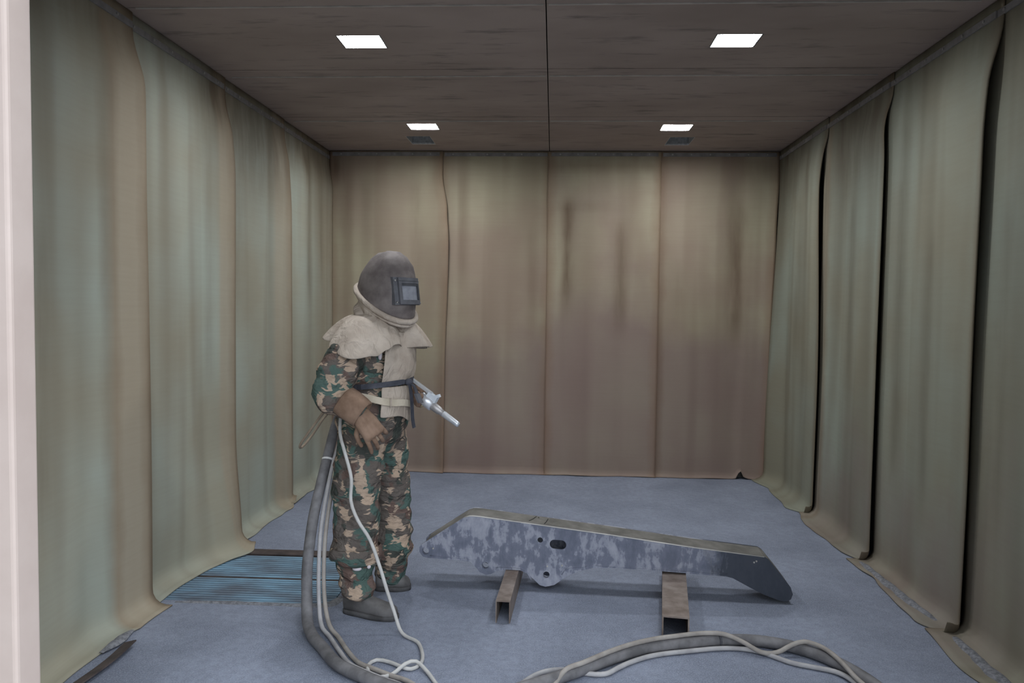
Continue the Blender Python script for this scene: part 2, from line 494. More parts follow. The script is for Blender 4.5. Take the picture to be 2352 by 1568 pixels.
# ceiling: backing, panels, joint strips, bright joint edges
ceil = tag(MB().box(-WX, WX, YF, YB, 3.2, 3.25).build('ceiling', 'wall', origin=(0, 0, 3.2)), kind='structure')
LAMPS = [(-1.01, -2.86), (1.01, -2.84), (-1.01, -0.90), (1.01, -0.865)]
LW, LD = 0.118, 0.10
VENTS = [(-1.115, -0.40), (1.115, -0.365)]
VW, VD = 0.105, 0.165
holes = [(x-LW-.004, x+LW+.004, y-LD-.004, y+LD+.004) for x, y in LAMPS] + [(x-VW, x+VW, y-VD, y+VD) for x, y in VENTS]
def panel(x0, x1, y0, y1, z0=3.0, z1=3.02, name='ceiling_panel', mat='ceiling'):
    hs = [h for h in holes if h[0] < x1 and h[1] > x0 and h[2] < y1 and h[3] > y0]
    X = sorted({x0, x1} | {a for h in hs for a in h[:2]}); Y = sorted({y0, y1} | {a for h in hs for a in h[2:]})
    mb = MB()
    for i in range(len(X)-1):
        for k in range(len(Y)-1):
            cx, cy = (X[i]+X[i+1])/2, (Y[k]+Y[k+1])/2
            if any(h[0] < cx < h[1] and h[2] < cy < h[3] for h in hs): continue
            mb.box(X[i], X[i+1], Y[k], Y[k+1], z0, z1)
    return mb.build(name, mat, ceil)
rows = [(-5.04, -4.60, 0), (-4.597, -4.487, 1), (-4.48, -3.49, 0), (-3.487, -3.37, 1), (-3.362, -2.381, 0), (-2.375, -2.250, 1), (-2.243, -1.223, 0), (-1.217, -1.102, 1), (-1.095, YB-.005, 0)]
for (y0, y1, strip) in rows:
    for (x0, x1) in ((-WX+.002, -0.003), (0.003, WX-.002)):
        panel(x0, x1, y0, y1, 3.0 if not strip else 2.998, 3.02, 'joint_strip' if strip else 'ceiling_panel')
for y in (-4.484, -3.366, -2.247, -1.099):
    for (x0, x1) in ((-2.0, -.012), (.012, 2.0)):
        MB().box(x0, x1, y-.004, y+.004, 2.9925, 3.01).build('joint_edge', 'trimline', ceil)

# lamps and vents
lamp_labels = ['larger lit ceiling lamp of the near pair, on the left', 'larger lit ceiling lamp of the near pair, on the right',
               'small lit ceiling lamp in front of the left ceiling vent', 'small lit ceiling lamp in front of the right ceiling vent']
for (x, y), lb in zip(LAMPS, lamp_labels):
    r0 = empty('ceiling_lamp', (x, y, 2.99))
    tag(r0, lb, 'lamp', 'recessed ceiling lamps')
    t = .004
    h_ = MB().box(x-LW, x+LW, y-LD, y+LD, 3.06, 3.07)
    h_.box(x-LW, x-LW+t, y-LD, y+LD, 3.0, 3.06).box(x+LW-t, x+LW, y-LD, y+LD, 3.0, 3.06).box(x-LW+t, x+LW-t, y-LD, y-LD+t, 3.0, 3.06).box(x-LW+t, x+LW-t, y+LD-t, y+LD, 3.0, 3.06)
    h_.build('housing', 'lampframe', r0)
    e = .012
    g = []
    # slightly sagging lens
    lens = MB(); N = 6; rings = []
    for i in range(N+1):
        a = -1+2*i/N; row = []
        for k in range(N+1):
            c = -1+2*k/N
            row.append((x+a*(LW-t-.001), y+c*(LD-t-.001), 3.018-.010*(1-a*a)*(1-c*c)))
        rings.append(row)
    lens.loft(rings, close=False)
    lens.build('lens', 'lens', r0, True)
for (x, y), lb in zip(VENTS, ['square ceiling vent duct near the left back corner', 'square ceiling vent duct near the right back corner']):
    r0 = empty('ceiling_vent', (x, y, 3.0))
    tag(r0, lb, 'vent', 'ceiling vents')
    t = .004; z1 = 3.17
    MB().box(x-VW, x-VW+t, y-VD, y+VD, 3.0, z1).box(x+VW-t, x+VW, y-VD, y+VD, 3.0, z1).box(x-VW+t, x+VW-t, y-VD, y-VD+t, 3.0, z1).box(x-VW+t, x+VW-t, y+VD-t, y+VD, 3.0, z1).build('duct', 'duct', r0)
    MB().box(x-VW+t, x+VW-t, y-VD+t, y+VD-t, z1-.01, z1).build('duct_cover', 'pit', r0)
    MB().box(x-VW+t, x+VW-t, y+VD-.03, y+VD-t, 3.0, 3.012).build('lip', 'duct', r0)

# ------------------------------------------------------------------ rubber curtains
def curtain(wall, a0, a1, label, layer=0.0, waves=(), e0=0.0, e1=0.0, flare=0.10, skirt=0.26, c0=0.0, c1=0.0,
            edge0=None, edge1=None, extra=None, base=0.0, zhem=0.008, top=2.995, bolts=6, hem=None, rb=.08, flat=.02, tan=None, low_brown=None, stain=None, crease=None):
    """hanging rubber sheet. a runs along the wall; off is the distance from the wall plane into the room"""
    NU, NV = 44, 70
    if wall == 'back':
        mp = lambda a, off, z: V((a, 0.055-off, z)); mat = 'curtain_back'
    elif wall == 'left':
        mp = lambda a, off, z: V((-2.075+off, a, z)); mat = 'curtain_side'
    else:
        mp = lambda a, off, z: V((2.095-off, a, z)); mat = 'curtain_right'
    def interp(tab, z):
        if not tab: return 0.0
        tab = sorted(tab)
        if z <= tab[0][0]: return tab[0][1]
        for (za, xa), (zb, xb) in zip(tab[:-1], tab[1:]):
            if z <= zb:
                return xa+(xb-xa)*smoothstep(za, zb, z)
        return tab[-1][1]
    masks, back = [], []
    nv = {'back': V((0, 1, 0)), 'left': V((-1, 0, 0)), 'right': V((1, 0, 0))}[wall]
    vs, uvs, edges = [], [], []
    grid = []
    shingle = {'back': lambda u: 0.0, 'left': lambda u: .034*u, 'right': lambda u: .026*(1-u)}[wall]
    seed = a0*3.7 + {'back': 0, 'left': 20, 'right': 40}[wall]
    for j_ in range(NV+1):
        # denser rows near the floor
        tj = j_/NV
        z = top*(1-tj)
        if tj > .88: z = top*(.12*(1-(tj-.88)/.12))
        row = []
        for i in range(NU+1):
            u = i/NU
            w_ = a1-a0
            a = a0+u*w_
            d0, d1 = u*w_, (1-u)*w_
            sh0, sh1 = interp(edge0, z), interp(edge1, z)
            a += sh0*math.exp(-d0/.16)+sh1*math.exp(-d1/.16)
            pin = smoothstep(2.93, 2.62, z)
            off = base+layer+0.014+shingle(u)*(.35+.65*smoothstep(2.90, 2.65, z))
            o = 0.0
            for (wc, ww, wa) in waves:
                o += wa*math.exp(-((u*w_-wc)/ww)**2)
            o += 0.010*noise.noise(V((a*1.7+seed, z*0.5, seed)))+0.006*noise.noise(V((a*5+seed, z*0.7, seed+4)))
            o += e0*math.exp(-(d0/.085)**1.5) + e1*math.exp(-(d1/.085)**1.5)
            if extra: o += extra(u*w_, z)
            off += pin*o
            zz = z; an = 0.0
            # foot: quarter bend, then a flat toe on the floor; smaller at a rounded free corner
            k_ = 1.0
            if c0: k_ = min(k_, .30+.70*smoothstep(-.02, .24, d0))
            if c1: k_ = min(k_, .30+.70*smoothstep(-.02, .24, d1))
            k_ *= 1+.30*noise.noise(V((a*2.3+seed, 3.3, seed)))
            rb_, ft = rb*k_, flat*k_
            Ls = rb_*math.pi/2+ft
            zb = rb_+zhem
            if z > skirt:
                zz = zb+(top-zb)*(z-skirt)/(top-skirt)
            else:
                sl = (skirt-z)/skirt*Ls
                if sl < rb_*math.pi/2:
                    an = sl/rb_; off += rb_*(1-math.cos(an)); zz = zb-rb_*math.sin(an)
                else:
                    an = math.pi/2; off += rb_+(sl-rb_*math.pi/2); zz = zhem+.010*max(0, noise.noise(V((a*3.1+seed, 7.7, 0))))
            if hem: zz += hem(u*w_)*smoothstep(.3, 0, z)
            for cr, dd in ((c0, d0), (c1, d1)):
                if cr and dd < cr and z < 0.5:
                    lift = cr-math.sqrt(max(0, cr*cr-(cr-dd)**2))
                    zz += lift*smoothstep(.5, .0, z)
            back.append(V((0, 0, -.006*math.sin(an)))+nv*(.006*math.cos(an)))
            row.append(len(vs)); vs.append(mp(a, max(off, .004), zz))
            uvs.append((u*w_, z)); edges.append(min(d0, d1, *( [abs(u*w_-crease)+.015] if crease else [])))
            masks.append((tan(u*w_, z) if tan else 0.0, low_brown(u*w_, z) if low_brown else 0.0, stain(u*w_, z) if stain else 0.0))
        grid.append(row)
    n = len(vs)
    me = bpy.data.meshes.new('sheet')
    # back face along the wall side, 6 mm behind
    vs2 = [p+q for p, q in zip(vs, back)]
    fs = []
    for j_ in range(NV):
        for i in range(NU):
            a, b_, c, d = grid[j_][i], grid[j_][i+1], grid[j_+1][i+1], grid[j_+1][i]
            fs.append((a, b_, c, d)); fs.append((d+n, c+n, b_+n, a+n))
    loop = grid[0] + [grid[j_][NU] for j_ in range(1, NV+1)] + grid[NV][::-1][1:] + [grid[j_][0] for j_ in range(NV-1, 0, -1)]
    for p, q in zip(loop, loop[1:]+loop[:1]):
        fs.append((p, p+n, q+n, q))
    me.from_pydata([tuple(p) for p in vs+vs2], [], fs)
    uvl = me.uv_layers.new(name='hang')
    alluv = uvs+uvs; alle = edges+edges
    data = []
    for lp in me.loops:
        data += alluv[lp.vertex_index]
    uvl.data.foreach_set('uv', data)
    at = me.attributes.new('edge', 'FLOAT', 'POINT')
    at.data.foreach_set('value', alle)
    for q, nm in enumerate(('tan', 'low_brown', 'stain')):
        at = me.attributes.new(nm, 'FLOAT', 'POINT')
        at.data.foreach_set('value', [m_[q] for m_ in masks+masks])
    bm = bmesh.new(); bm.from_mesh(me); bmesh.ops.recalc_face_normals(bm, faces=bm.faces); bm.to_mesh(me); bm.free()
    mid = mp((a0+a1)/2, 0.03, 0)
    r0 = empty('rubber_curtain', tuple(mid))
    tag(r0, label, 'curtain', 'rubber wall curtains')
    finish('sheet', me, mat, r0, True)
    # clamp strip with bolts below the top hem
    s0, s1 = a0+.030, a1-.030
    osh = lambda a: base+layer+.0155+.35*shingle((a-a0)/(a1-a0))
    zs = (2.950, 2.982) if wall == 'back' else (2.915, 2.947)
    st = MB().loft([[mp(a, osh(a), zs[0]), mp(a, osh(a)+.007, zs[0]), mp(a, osh(a)+.007, zs[1]), mp(a, osh(a), zs[1])] for a in (s0, s1)]).build('clamp_strip', 'clamp', r0)
    for k in range(bolts):
        a = s0+(s1-s0)*(k+.5)/bolts
        c = mp(a, osh(a)+.0065, sum(zs)/2); e = mp(a, osh(a)+.013, sum(zs)/2)
        MB().tube([c, e], .0075, 6).build('bolt', 'bolt', st)
    return r0

def gs(x, c, w_):
    return math.exp(-((x-c)/w_)**2)
def drip(u, z, c, w_, z0, z1):
    """vertical run of dirt between two heights"""
    return gs(u, c, w_)*smoothstep(z0-.35, z0+.1, z)*smoothstep(z1+.12, z1-.12, z)
# back wall, left to right
curtain('back', -2.05, -.985, 'back wall curtain at the left corner, behind the worker', .016, [(.80, .06, -.012), (.5, .15, .02), (.3, .06, -.01)], 0.0, .030, skirt=.10, rb=.03, flat=0,
        edge1=[(0, .03), (1.0, .035), (2.2, .065), (2.45, .05), (2.8, 0)], extra=lambda u, z: .03*gs(u, 1.02, .12)*gs(z, 2.25, .35),
        low_brown=lambda u, z: .75*smoothstep(1.5, .7, z), stain=lambda u, z: .9*gs(u, .05, .09)*gs(z, 2.85, .16)+.35*drip(u, z, .16, .07, 1.6, 2.8)+.35*drip(u, z, .80, .05, 1.9, 2.7))
curtain('back', -1.00, .012, 'second back wall curtain, right beside the worker and hose gun', 0.0, [(.45, .16, .015), (.15, .06, -.008)], 0.0, .012, skirt=.10, rb=.035, flat=0,
        low_brown=lambda u, z: .9*smoothstep(1.75, .9, z), stain=lambda u, z: .35*drip(u, z, .2, .05, 2.0, 2.8)+.3*drip(u, z, .85, .05, 1.5, 2.3))
curtain('back', -.012, 1.022, 'back wall curtain with dark drip stains just right of centre', .010, [(.20, .06, -.010), (.45, .1, .012), (.7, .06, -.01)], .006, .012, skirt=.10, rb=.03, flat=0,
        low_brown=lambda u, z: .25+.85*smoothstep(1.9, 1.1, z), stain=lambda u, z: .9*drip(u, z, .19, .055, 1.75, 2.55)+.7*drip(u, z, .68, .06, 1.55, 2.35)+.45*gs(z, 2.86, .05)+.3*gs(z, 2.50, .04)*gs(u, .35, .3))
curtain('back', 1.005, 2.085, 'rightmost back wall curtain with a notched bottom hem', 0.0, [(.3, .1, .01), (.72, .08, -.012)], 0.0, .03, skirt=.10, rb=.03, flat=0, c1=.05,
        edge1=[(0, -.075), (1.2, -.05), (2.3, -.02), (2.9, 0)], hem=lambda u: .07*gs(u, .80, .022)+.02*gs(u, .83, .05),
        low_brown=lambda u, z: .15+.85*smoothstep(1.8, .9, z), stain=lambda u, z: .8*drip(u, z, .72, .09, 1.5, 2.5)+.4*drip(u, z, .2, .05, 1.6, 2.0)+.4*gs(z, 2.85, .12)*smoothstep(.4, .9, u))
# left wall, near to far (each near sheet overlaps the next one)
curtain('left', -4.98, -3.30, 'left curtain nearest the doorway with a tan lapped edge', .004, [(.85, .16, .02), (1.25, .06, -.015)], 0, .012, skirt=.20, rb=.085, flat=.03, crease=1.40,
        extra=lambda u, z: .020*smoothstep(1.36, 1.41, u), edge1=[(0, .02), (2.5, 0), (2.9, -.015)], tan=lambda u, z: smoothstep(1.39, 1.41, u),
        stain=lambda u, z: .45*drip(u, z, .92, .06, .9, 1.9)+.6*smoothstep(2.55, 2.95, z))
curtain('left', -3.42, -2.24, 'left curtain second from the doorway, bottom corner swept over the grating', 0.0, [(.35, .2, .015), (.85, .06, -.012), (1.02, .08, .012)], 0, .030, skirt=.20, rb=.085, flat=.01,
        extra=lambda u, z: .11*gs(u, .98, .20)*smoothstep(.80, .05, z) - .03*gs(u, .35, .2)*smoothstep(.5, .1, z), edge1=[(0, .02), (.3, .03), (1, .02), (2.4, .03), (2.75, -.02), (2.9, 0)],
        tan=lambda u, z: .8*smoothstep(.98, 1.02, u), stain=lambda u, z: .95*gs(u, 1.02, .2)*gs(z, 2.78, .2)+.5*smoothstep(2.6, 2.95, z)+.35*drip(u, z, .90, .04, 1.3, 2.6))
curtain('left', -2.33, -1.17, 'left curtain second from the back corner', 0.0, [(.3, .15, .01), (.85, .06, -.012), (1.0, .07, .014)], 0, .028, skirt=.18, rb=.08, flat=.02,
        edge1=[(0, .02), (2.3, .03), (2.7, -.02), (2.9, 0)], c1=.04, tan=lambda u, z: .75*smoothstep(.88, .93, u),
        stain=lambda u, z: .75*smoothstep(2.15, 2.75, z)+.3*drip(u, z, .25, .2, 1.6, 2.3))
curtain('left', -1.25, .03, 'left curtain running into the back corner', 0.0, [(.35, .07, -.012), (.55, .15, .02), (.9, .1, .015)], 0, .01, skirt=.18, rb=.08, flat=.02,
        tan=lambda u, z: .5*smoothstep(.75, 1.1, u), stain=lambda u, z: .8*smoothstep(2.55, 2.85, z)+.6*drip(u, z, .62, .08, 1.8, 2.8)+.4*drip(u, z, .95, .06, 2.0, 2.8))
# right wall, far to near (each far sheet overlaps the next nearer one)
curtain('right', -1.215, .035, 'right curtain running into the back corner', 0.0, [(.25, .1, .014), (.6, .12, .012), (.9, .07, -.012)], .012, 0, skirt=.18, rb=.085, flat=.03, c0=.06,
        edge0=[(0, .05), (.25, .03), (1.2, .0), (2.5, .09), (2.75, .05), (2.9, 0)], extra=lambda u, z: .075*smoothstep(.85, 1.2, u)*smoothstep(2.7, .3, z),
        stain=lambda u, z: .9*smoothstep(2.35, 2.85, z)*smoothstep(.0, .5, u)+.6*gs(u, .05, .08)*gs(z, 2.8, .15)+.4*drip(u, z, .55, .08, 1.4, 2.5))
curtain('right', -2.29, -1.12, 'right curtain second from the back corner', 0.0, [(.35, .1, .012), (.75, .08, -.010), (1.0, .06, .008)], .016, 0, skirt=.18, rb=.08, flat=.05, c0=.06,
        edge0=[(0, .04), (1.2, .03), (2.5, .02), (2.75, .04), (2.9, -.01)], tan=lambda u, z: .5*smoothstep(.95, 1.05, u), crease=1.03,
        low_brown=lambda u, z: .55*smoothstep(1.5, .4, z), stain=lambda u, z: .85*smoothstep(2.2, 2.8, z)*smoothstep(1.1, .8, u)+.45*drip(u, z, .55, .07, 1.2, 2.3)+.7*gs(u, 1.10, .03)*smoothstep(.5, 1.0, z))
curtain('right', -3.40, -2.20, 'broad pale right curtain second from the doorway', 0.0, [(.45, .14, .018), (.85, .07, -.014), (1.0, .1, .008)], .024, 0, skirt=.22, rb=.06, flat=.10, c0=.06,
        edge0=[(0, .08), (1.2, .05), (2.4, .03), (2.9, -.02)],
        low_brown=lambda u, z: .55*smoothstep(1.5, .4, z), stain=lambda u, z: .55*drip(u, z, .93, .05, .9, 2.7)+.4*drip(u, z, .52, .06, .8, 2.0)+.5*smoothstep(2.6, 2.95, z))
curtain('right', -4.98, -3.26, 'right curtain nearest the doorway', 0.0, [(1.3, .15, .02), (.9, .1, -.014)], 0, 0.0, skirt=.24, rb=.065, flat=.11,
        low_brown=lambda u, z: .55*smoothstep(1.5, .4, z), stain=lambda u, z: .35*drip(u, z, 1.45, .06, .9, 2.1)+.7*gs(u, 1.6, .08)*smoothstep(2.4, 2.9, z)+.4*smoothstep(2.5, 2.95, z))

# ------------------------------------------------------------------ floor grating
g = empty('floor_grating', ((GX0+GX1)/2, (GY0+GY1)/2, -.02))
tag(g, 'blue slatted steel grating set in the floor by the left curtains', 'grating')
n_sl = 11
def slat(y, x0, x1, wd):
    prof = [(-wd/2, -.008), (-wd/2, -.004), (-wd/4, .0), (wd/4, .0), (wd/2, -.004), (wd/2, -.008)]
    return MB().loft([[(x0, y+a, z) for a, z in prof], [(x1, y+a, z) for a, z in prof]])
banks = [(-3.195, -2.845), (-2.825, -2.455)]
for (b0, b1) in banks:
    for i in range(n_sl):
        y = b0+(b1-b0)*(i+.5)/n_sl
        slat(y, GX0+.01, GX1-.006, (b1-b0)/n_sl*.56).build('slat', 'grate', g)
MB().box(GX0+.005, GX1-.005, -2.842, -2.830, -.03, -.002).build('cross_bar', 'rust', g)
MB().box(GX0+.005, GX1-.005, -2.445, -2.350, -.02, .004).build('edge_angle', 'rust', g)
for x in (-1.9, -1.5, -1.15):
    MB().box(x-.01, x+.01, GY0+.005, -2.45, -.06, -.0085).build('support_bar', 'rust', g)

# ------------------------------------------------------------------ grit left on the floor and curtain feet
def grit_patch(name, outline, h, label, zbase=None, seed=1):
    """low irregular heap over a polygon centreline strip: outline = [(x,y,halfwidth,z)]"""
    mb = MB(); P = spline([(x, y, hw) for x, y, hw, z in outline], .02)
    zz = spline([(z, 0, 0) for x, y, hw, z in outline], .0001) if False else None
    rings = []
    n = 9
    for i, p in enumerate(P):
        q = P[min(i+1, len(P)-1)]-P[max(i-1, 0)]
        t = V((q.x, q.y, 0)).normalized(); nn = V((-t.y, t.x, 0))
        hw = max(.004, p.z*(1+.45*noise.noise(V((i*.23, seed, 0)))))
        # base height interpolated
        f = i/(len(P)-1)*(len(outline)-1); k = min(int(f), len(outline)-2)
        zb = outline[k][3]+(outline[k+1][3]-outline[k][3])*(f-k)
        row = []
        for j_ in range(n):
            s = -1+2*j_/(n-1)
            sh = .25*hw*noise.noise(V((i*.15, seed+9, 0)))
            e = min(1, i/4, (len(P)-1-i)/4)
            row.append(V((p.x, p.y, 0))+nn*(s*hw+sh)+V((0, 0, zb+h*e*(1-s*s)*(1+.4*noise.noise(V((i*.4, j_*.6, seed)))) + (.0 if abs(s) < .99 else -.002))))
        rings.append(row)
    mb.loft(rings, close=False)
    o = mb.build(name, 'grit', None, True)
    tag(o, label, 'grit', kind='stuff')
    return o

# ------------------------------------------------------------------ steel arm plate weldment on two channels
BP0 = V((-.142, -2.907, 0)); BT = V((1, -.0535, 0)).normalized(); BN = V((.0535, 1, 0)).normalized()
OUT = [(-0.516,0.234),(-0.396,0.316),(-0.277,0.396),(-0.252,0.404),(-0.229,0.405),(-0.191,0.403),(0.516,0.333),(0.971,0.283),(1.341,0.25),(1.363,0.237),(1.426,0.162),(1.481,0.092),(1.493,0.055),(1.483,0.027),(1.457,0.013),(1.43,0.016),(1.341,0.047),(1.27,0.081),(1.18,0.127),(1.144,0.135),(0.965,0.140),(0.729,0.149),(0.547,0.151),(0.436,0.146),(0.353,0.123),(0.298,0.096),(0.252,0.061),(0.224,0.04),(0.177,0.028),(0.144,0.036),(0.111,0.068),(0.073,0.099),(0.035,0.113),(-0.05,0.113),(-0.098,0.1),(-0.126,0.084),(-0.154,0.078),(-0.188,0.091),(-0.212,0.118),(-0.241,0.146),(-0.279,0.152),(-0.482,0.158),(-0.511,0.164),(-0.531,0.19),(-0.531,0.217)]
def circ(cx, cz, r_, n=20):
    return [(cx+r_*math.cos(2*math.pi*i/n), cz+r_*math.sin(2*math.pi*i/n)) for i in range(n)]
def slot(c0, c1, r_, n=10):
    a = math.atan2(c1[1]-c0[1], c1[0]-c0[0]); o = []
    for i in range(n+1):
        t = a-math.pi/2+math.pi*i/n; o.append((c1[0]+r_*math.cos(t), c1[1]+r_*math.sin(t)))
    for i in range(n+1):
        t = a+math.pi/2+math.pi*i/n; o.append((c0[0]+r_*math.cos(t), c0[1]+r_*math.sin(t)))
    return o
def plate(name, loops, th, mat, parent, d):
    """flat plate with holes: curve fill -> mesh; d = distance of its middle behind the front face"""
    cu = bpy.data.curves.new('c', 'CURVE'); cu.dimensions = '2D'; cu.fill_mode = 'BOTH'; cu.extrude = th/2
    for lp in loops:
        sp = cu.splines.new('POLY'); sp.points.add(len(lp)-1); sp.use_cyclic_u = True
        for p, (s, z) in zip(sp.points, lp): p.co = (s, z, 0, 1)
    o = bpy.data.objects.new('c', cu); C.objects.link(o)
    me = bpy.data.meshes.new_from_object(o.evaluated_get(bpy.context.evaluated_depsgraph_get()))
    bpy.data.objects.remove(o); bpy.data.curves.remove(cu)
    for v in me.vertices:
        s, z, q = v.co
        v.co = BP0 + BT*s + BN*(d+q) + V((0, 0, z))
    bm = bmesh.new(); bm.from_mesh(me); bmesh.ops.remove_doubles(bm, verts=bm.verts, dist=1e-5)
    bmesh.ops.recalc_face_normals(bm, faces=bm.faces); bm.to_mesh(me); bm.free()
    return finish(name, me, mat, parent)
BW = 0.185
arm = empty('excavator_arm', tuple(BP0+BN*BW/2))
tag(arm, 'long blasted steel machine arm with lugs resting on two channels', 'machine part')
OFF[arm.name] = V(arm.location)
lug_holes = [circ(-.494, .198, .0175), circ(-.157, .133, .0175), circ(.181, .097, .0175)]
HO = lug_holes + [circ(.144, .287, .0150), slot((.222, .267), (.262, .265), .0255)]
fp = plate('side_plate', [OUT]+HO, .014, 'steel', arm, .007)
for h_ in lug_holes:
    cx = sum(p[0] for p in h_)/len(h_); cz = sum(p[1] for p in h_)/len(h_)
    ring = MB(); n = 24; L = []
    for (r_, d) in ((.0172, -.002), (.0215, -.002), (.0215, .003), (.0172, .003), (.0172, -.002)):
        L.append([BP0+BT*(cx+r_*math.cos(2*math.pi*i/n))+BN*d+V((0, 0, cz+r_*math.sin(2*math.pi*i/n))) for i in range(n)])
    ring.loft(L, True, False).build('bore_ring', 'steel', fp, True)
plate('side_plate', [OUT]+lug_holes, .014, 'steel', arm, BW-.007)
def cover(name, pts, th, mat, d0=.014, d1=BW-.014, side=1):
    """plate bent along a polyline between the side plates"""
    rings = []
    for i, (s, z) in enumerate(pts):
        a = pts[max(i-1, 0)]; b_ = pts[min(i+1, len(pts)-1)]
        t = V((b_[0]-a[0], b_[1]-a[1])).normalized(); nn = V((-t.y, t.x))*side
        ps = []
        for (q, d) in ((0, d0), (0, d1), (-th, d1), (-th, d0)):
            ps.append(BP0+BT*(s+nn.x*q)+BN*d+V((0, 0, z+nn.y*q)))
        rings.append(ps)
    return MB().loft(rings).build(name, mat, arm)
top_pts = [(-0.500,0.244),(-0.396,0.3155),(-0.277,0.3955),(-0.252,0.4035),(-0.229,0.4045),(-0.191,0.4025),(0.516,0.3325),(0.971,0.2825),(1.341,0.2495),(1.363,0.2365),(1.426,0.1615),(1.475,0.100)]
cover('top_plate', top_pts, .012, 'beam_top', .0141, BW-.0141)
cover('bottom_plate', [(1.36,0.055),(1.27,0.097),(1.18,0.140),(1.144,0.147),(0.965,0.152),(0.729,0.161),(0.436,0.160),(0.30,0.160),(-0.05,0.160),(-0.25,0.162),(-0.47,0.168)], .010, 'beam_top', .0141, BW-.0141)
MB().tube([BP0+BT*s_+BN*.0008+V((0, 0, z_)) for s_, z_ in top_pts[2:9]], .0028, 6).build('edge_highlight', 'trimline', fp, True)  # pale strip modelled to stand for the highlight on the top edge
for (s, z) in ((-.453, .213), (.185, .143), (.266, .151), (1.288, .218), (1.30, .225)):
    p = BP0+BT*s+V((0, 0, z))
    MB().tube([p+BN*.001, p-BN*.006], [.0052, .0035], 8).build('weld_stud', 'trimline', fp)
# raised weld runs / wear pads around the lugs
for pts in ([(.10, .06), (.075, .10), (.04, .125), (-.06, .13), (-.10, .12)], [(.40, .155), (.30, .14), (.265, .10)], [(-.47, .172), (-.28, .166), (-.23, .16)], [(.45, .162), (.95, .156), (1.15, .148)]):
    path = spline([BP0+BT*s+V((0, 0, z))-BN*.0005 for s, z in pts], .02)
    MB().tube(path, .0035, 6).build('weld_seam', 'steel', fp, True)
for pts in ([(-.062, -2.857), (-.04, -2.81), (-.024, -2.756)], [(.023, -2.88), (.035, -2.83), (.043, -2.776)], [(-.012, -2.765), (-.008, -2.78)]):
    path = []
    for x, y in pts:
        q = V((x, y, 0))-BP0; s = q.dot(BT)
        z = .4025+(.3325-.4025)*(s+.191)/(.516+.191)+.0008
        path.append(V((x, y, z)))
    band(spline(path, .02), V((1, 0, 0)), .005, .001).build('marker_line', 'marker', arm)

def channel(p0, p1, wd, h, th, label):
    """inverted U section from p0 (near end) to p1"""
    p0, p1 = V((*p0, 0)), V((*p1, 0)); t = (p1-p0).normalized(); n_ = V((t.y, -t.x, 0))
    prof = [(-wd/2, 0), (-wd/2, h), (wd/2, h), (wd/2, 0), (wd/2-th, 0), (wd/2-th, h-th), (-wd/2+th, h-th), (-wd/2+th, 0)]
    mb = MB()
    mb.loft([[p+n_*a+V((0, 0, z)) for a, z in prof] for p in (p0, p1)], True, False)
    for base, flip in ((0, 1), (8, 0)):
        for q in ((0, 1, 6, 7), (1, 2, 5, 6), (2, 3, 4, 5)):
            mb.f.append(tuple(base+i for i in (q if flip else q[::-1])))
    o = mb.build('steel_channel', 'channel')
    return tag(o, label, 'channel', 'channels under the machine arm')
channel((-.172, -3.352), (-.135, -2.60), .072, .1115, .005, 'narrow inverted steel channel with open end under the left of the arm')
channel((.645, -3.530), (.775, -2.62), .125, .134, .007, 'wide rusty steel channel under the right half of the arm')

# ------------------------------------------------------------------ hoses
def hose(name, pts, r_, mat, label, cat='hose', n=10, step=.025):
    o = MB().tube(spline(pts, step), r_, n).build(name, mat, None, True)
    return tag(o, label, cat)
fl = lambda L, z: [(x, y, z) for x, y in L]
main = [(-1.00, -2.99, 1.10), (-1.068, -3.0, 1.00), (-1.105, -3.02, .917), (-1.128, -3.1, .755), (-1.137, -3.2, .616), (-1.144, -3.3, .462), (-1.138, -3.4, .273), (-1.122, -3.455, .14), (-1.095, -3.53, .05)] + \
    fl([(-1.04, -3.63), (-0.965, -3.735), (-0.844, -3.899), (-0.716, -3.993), (-0.611, -4.058), (-0.419, -4.14), (-0.213, -4.14), (-0.046, -4.044), (0.131, -3.917), (0.324, -3.758), (0.492, -3.640), (0.664, -3.578), (0.83, -3.532), (0.988, -3.514), (1.134, -3.551), (1.26, -3.641), (1.345, -3.77), (1.397, -3.91), (1.43, -4.1), (1.5, -4.6)], .029)
bh = hose('blast_hose', main, .0265, 'hose', 'thick grey blast hose looping from the worker across the floor', n=14)
def ring_tie(c, t, r_, wd, mat, parent):
    c = V(c); t = V(t).normalized()
    MB().tube([c-t*wd/2, c+t*wd/2], r_, 14).build('cable_tie', mat, parent)
ring_tie((-1.125, -3.105, .745), (-.02, -.35, -.6), .031, .010, 'tie_white', bh)
ring_tie((.845, -3.530, .031), (1, .2, 0), .0305, .010, 'tie', bh)
hose('air_line', [(-.99, -2.98, 1.08), (-1.045, -3.02, .93), (-1.085, -3.10, .77), (-1.095, -3.2, .62), (-1.10, -3.3, .44), (-1.09, -3.37, .25), (-1.07, -3.43, .11), (-1.03, -3.52, .03)] +
     fl([(-.967, -3.60), (-.885, -3.735), (-.80, -3.862), (-.70, -3.935), (-.62, -3.985), (-.53, -4.04), (-.40, -4.2), (-.3, -4.5)], .013), .0105, 'cable_a', 'pale grey air line hanging beside the blast hose, left one of the pair')
hose('air_line', [(-.97, -2.97, 1.08), (-1.02, -3.02, .93), (-1.055, -3.10, .77), (-1.07, -3.2, .62), (-1.075, -3.3, .43), (-1.065, -3.37, .24), (-1.04, -3.43, .10), (-.99, -3.52, .03)] +
     fl([(-.925, -3.60), (-.845, -3.735), (-.765, -3.845), (-.68, -3.90), (-.60, -3.95), (-.50, -4.01), (-.36, -4.2), (-.26, -4.5)], .012), .0105, 'cable_b', 'dusty beige air line hanging beside the blast hose, right one of the pair')
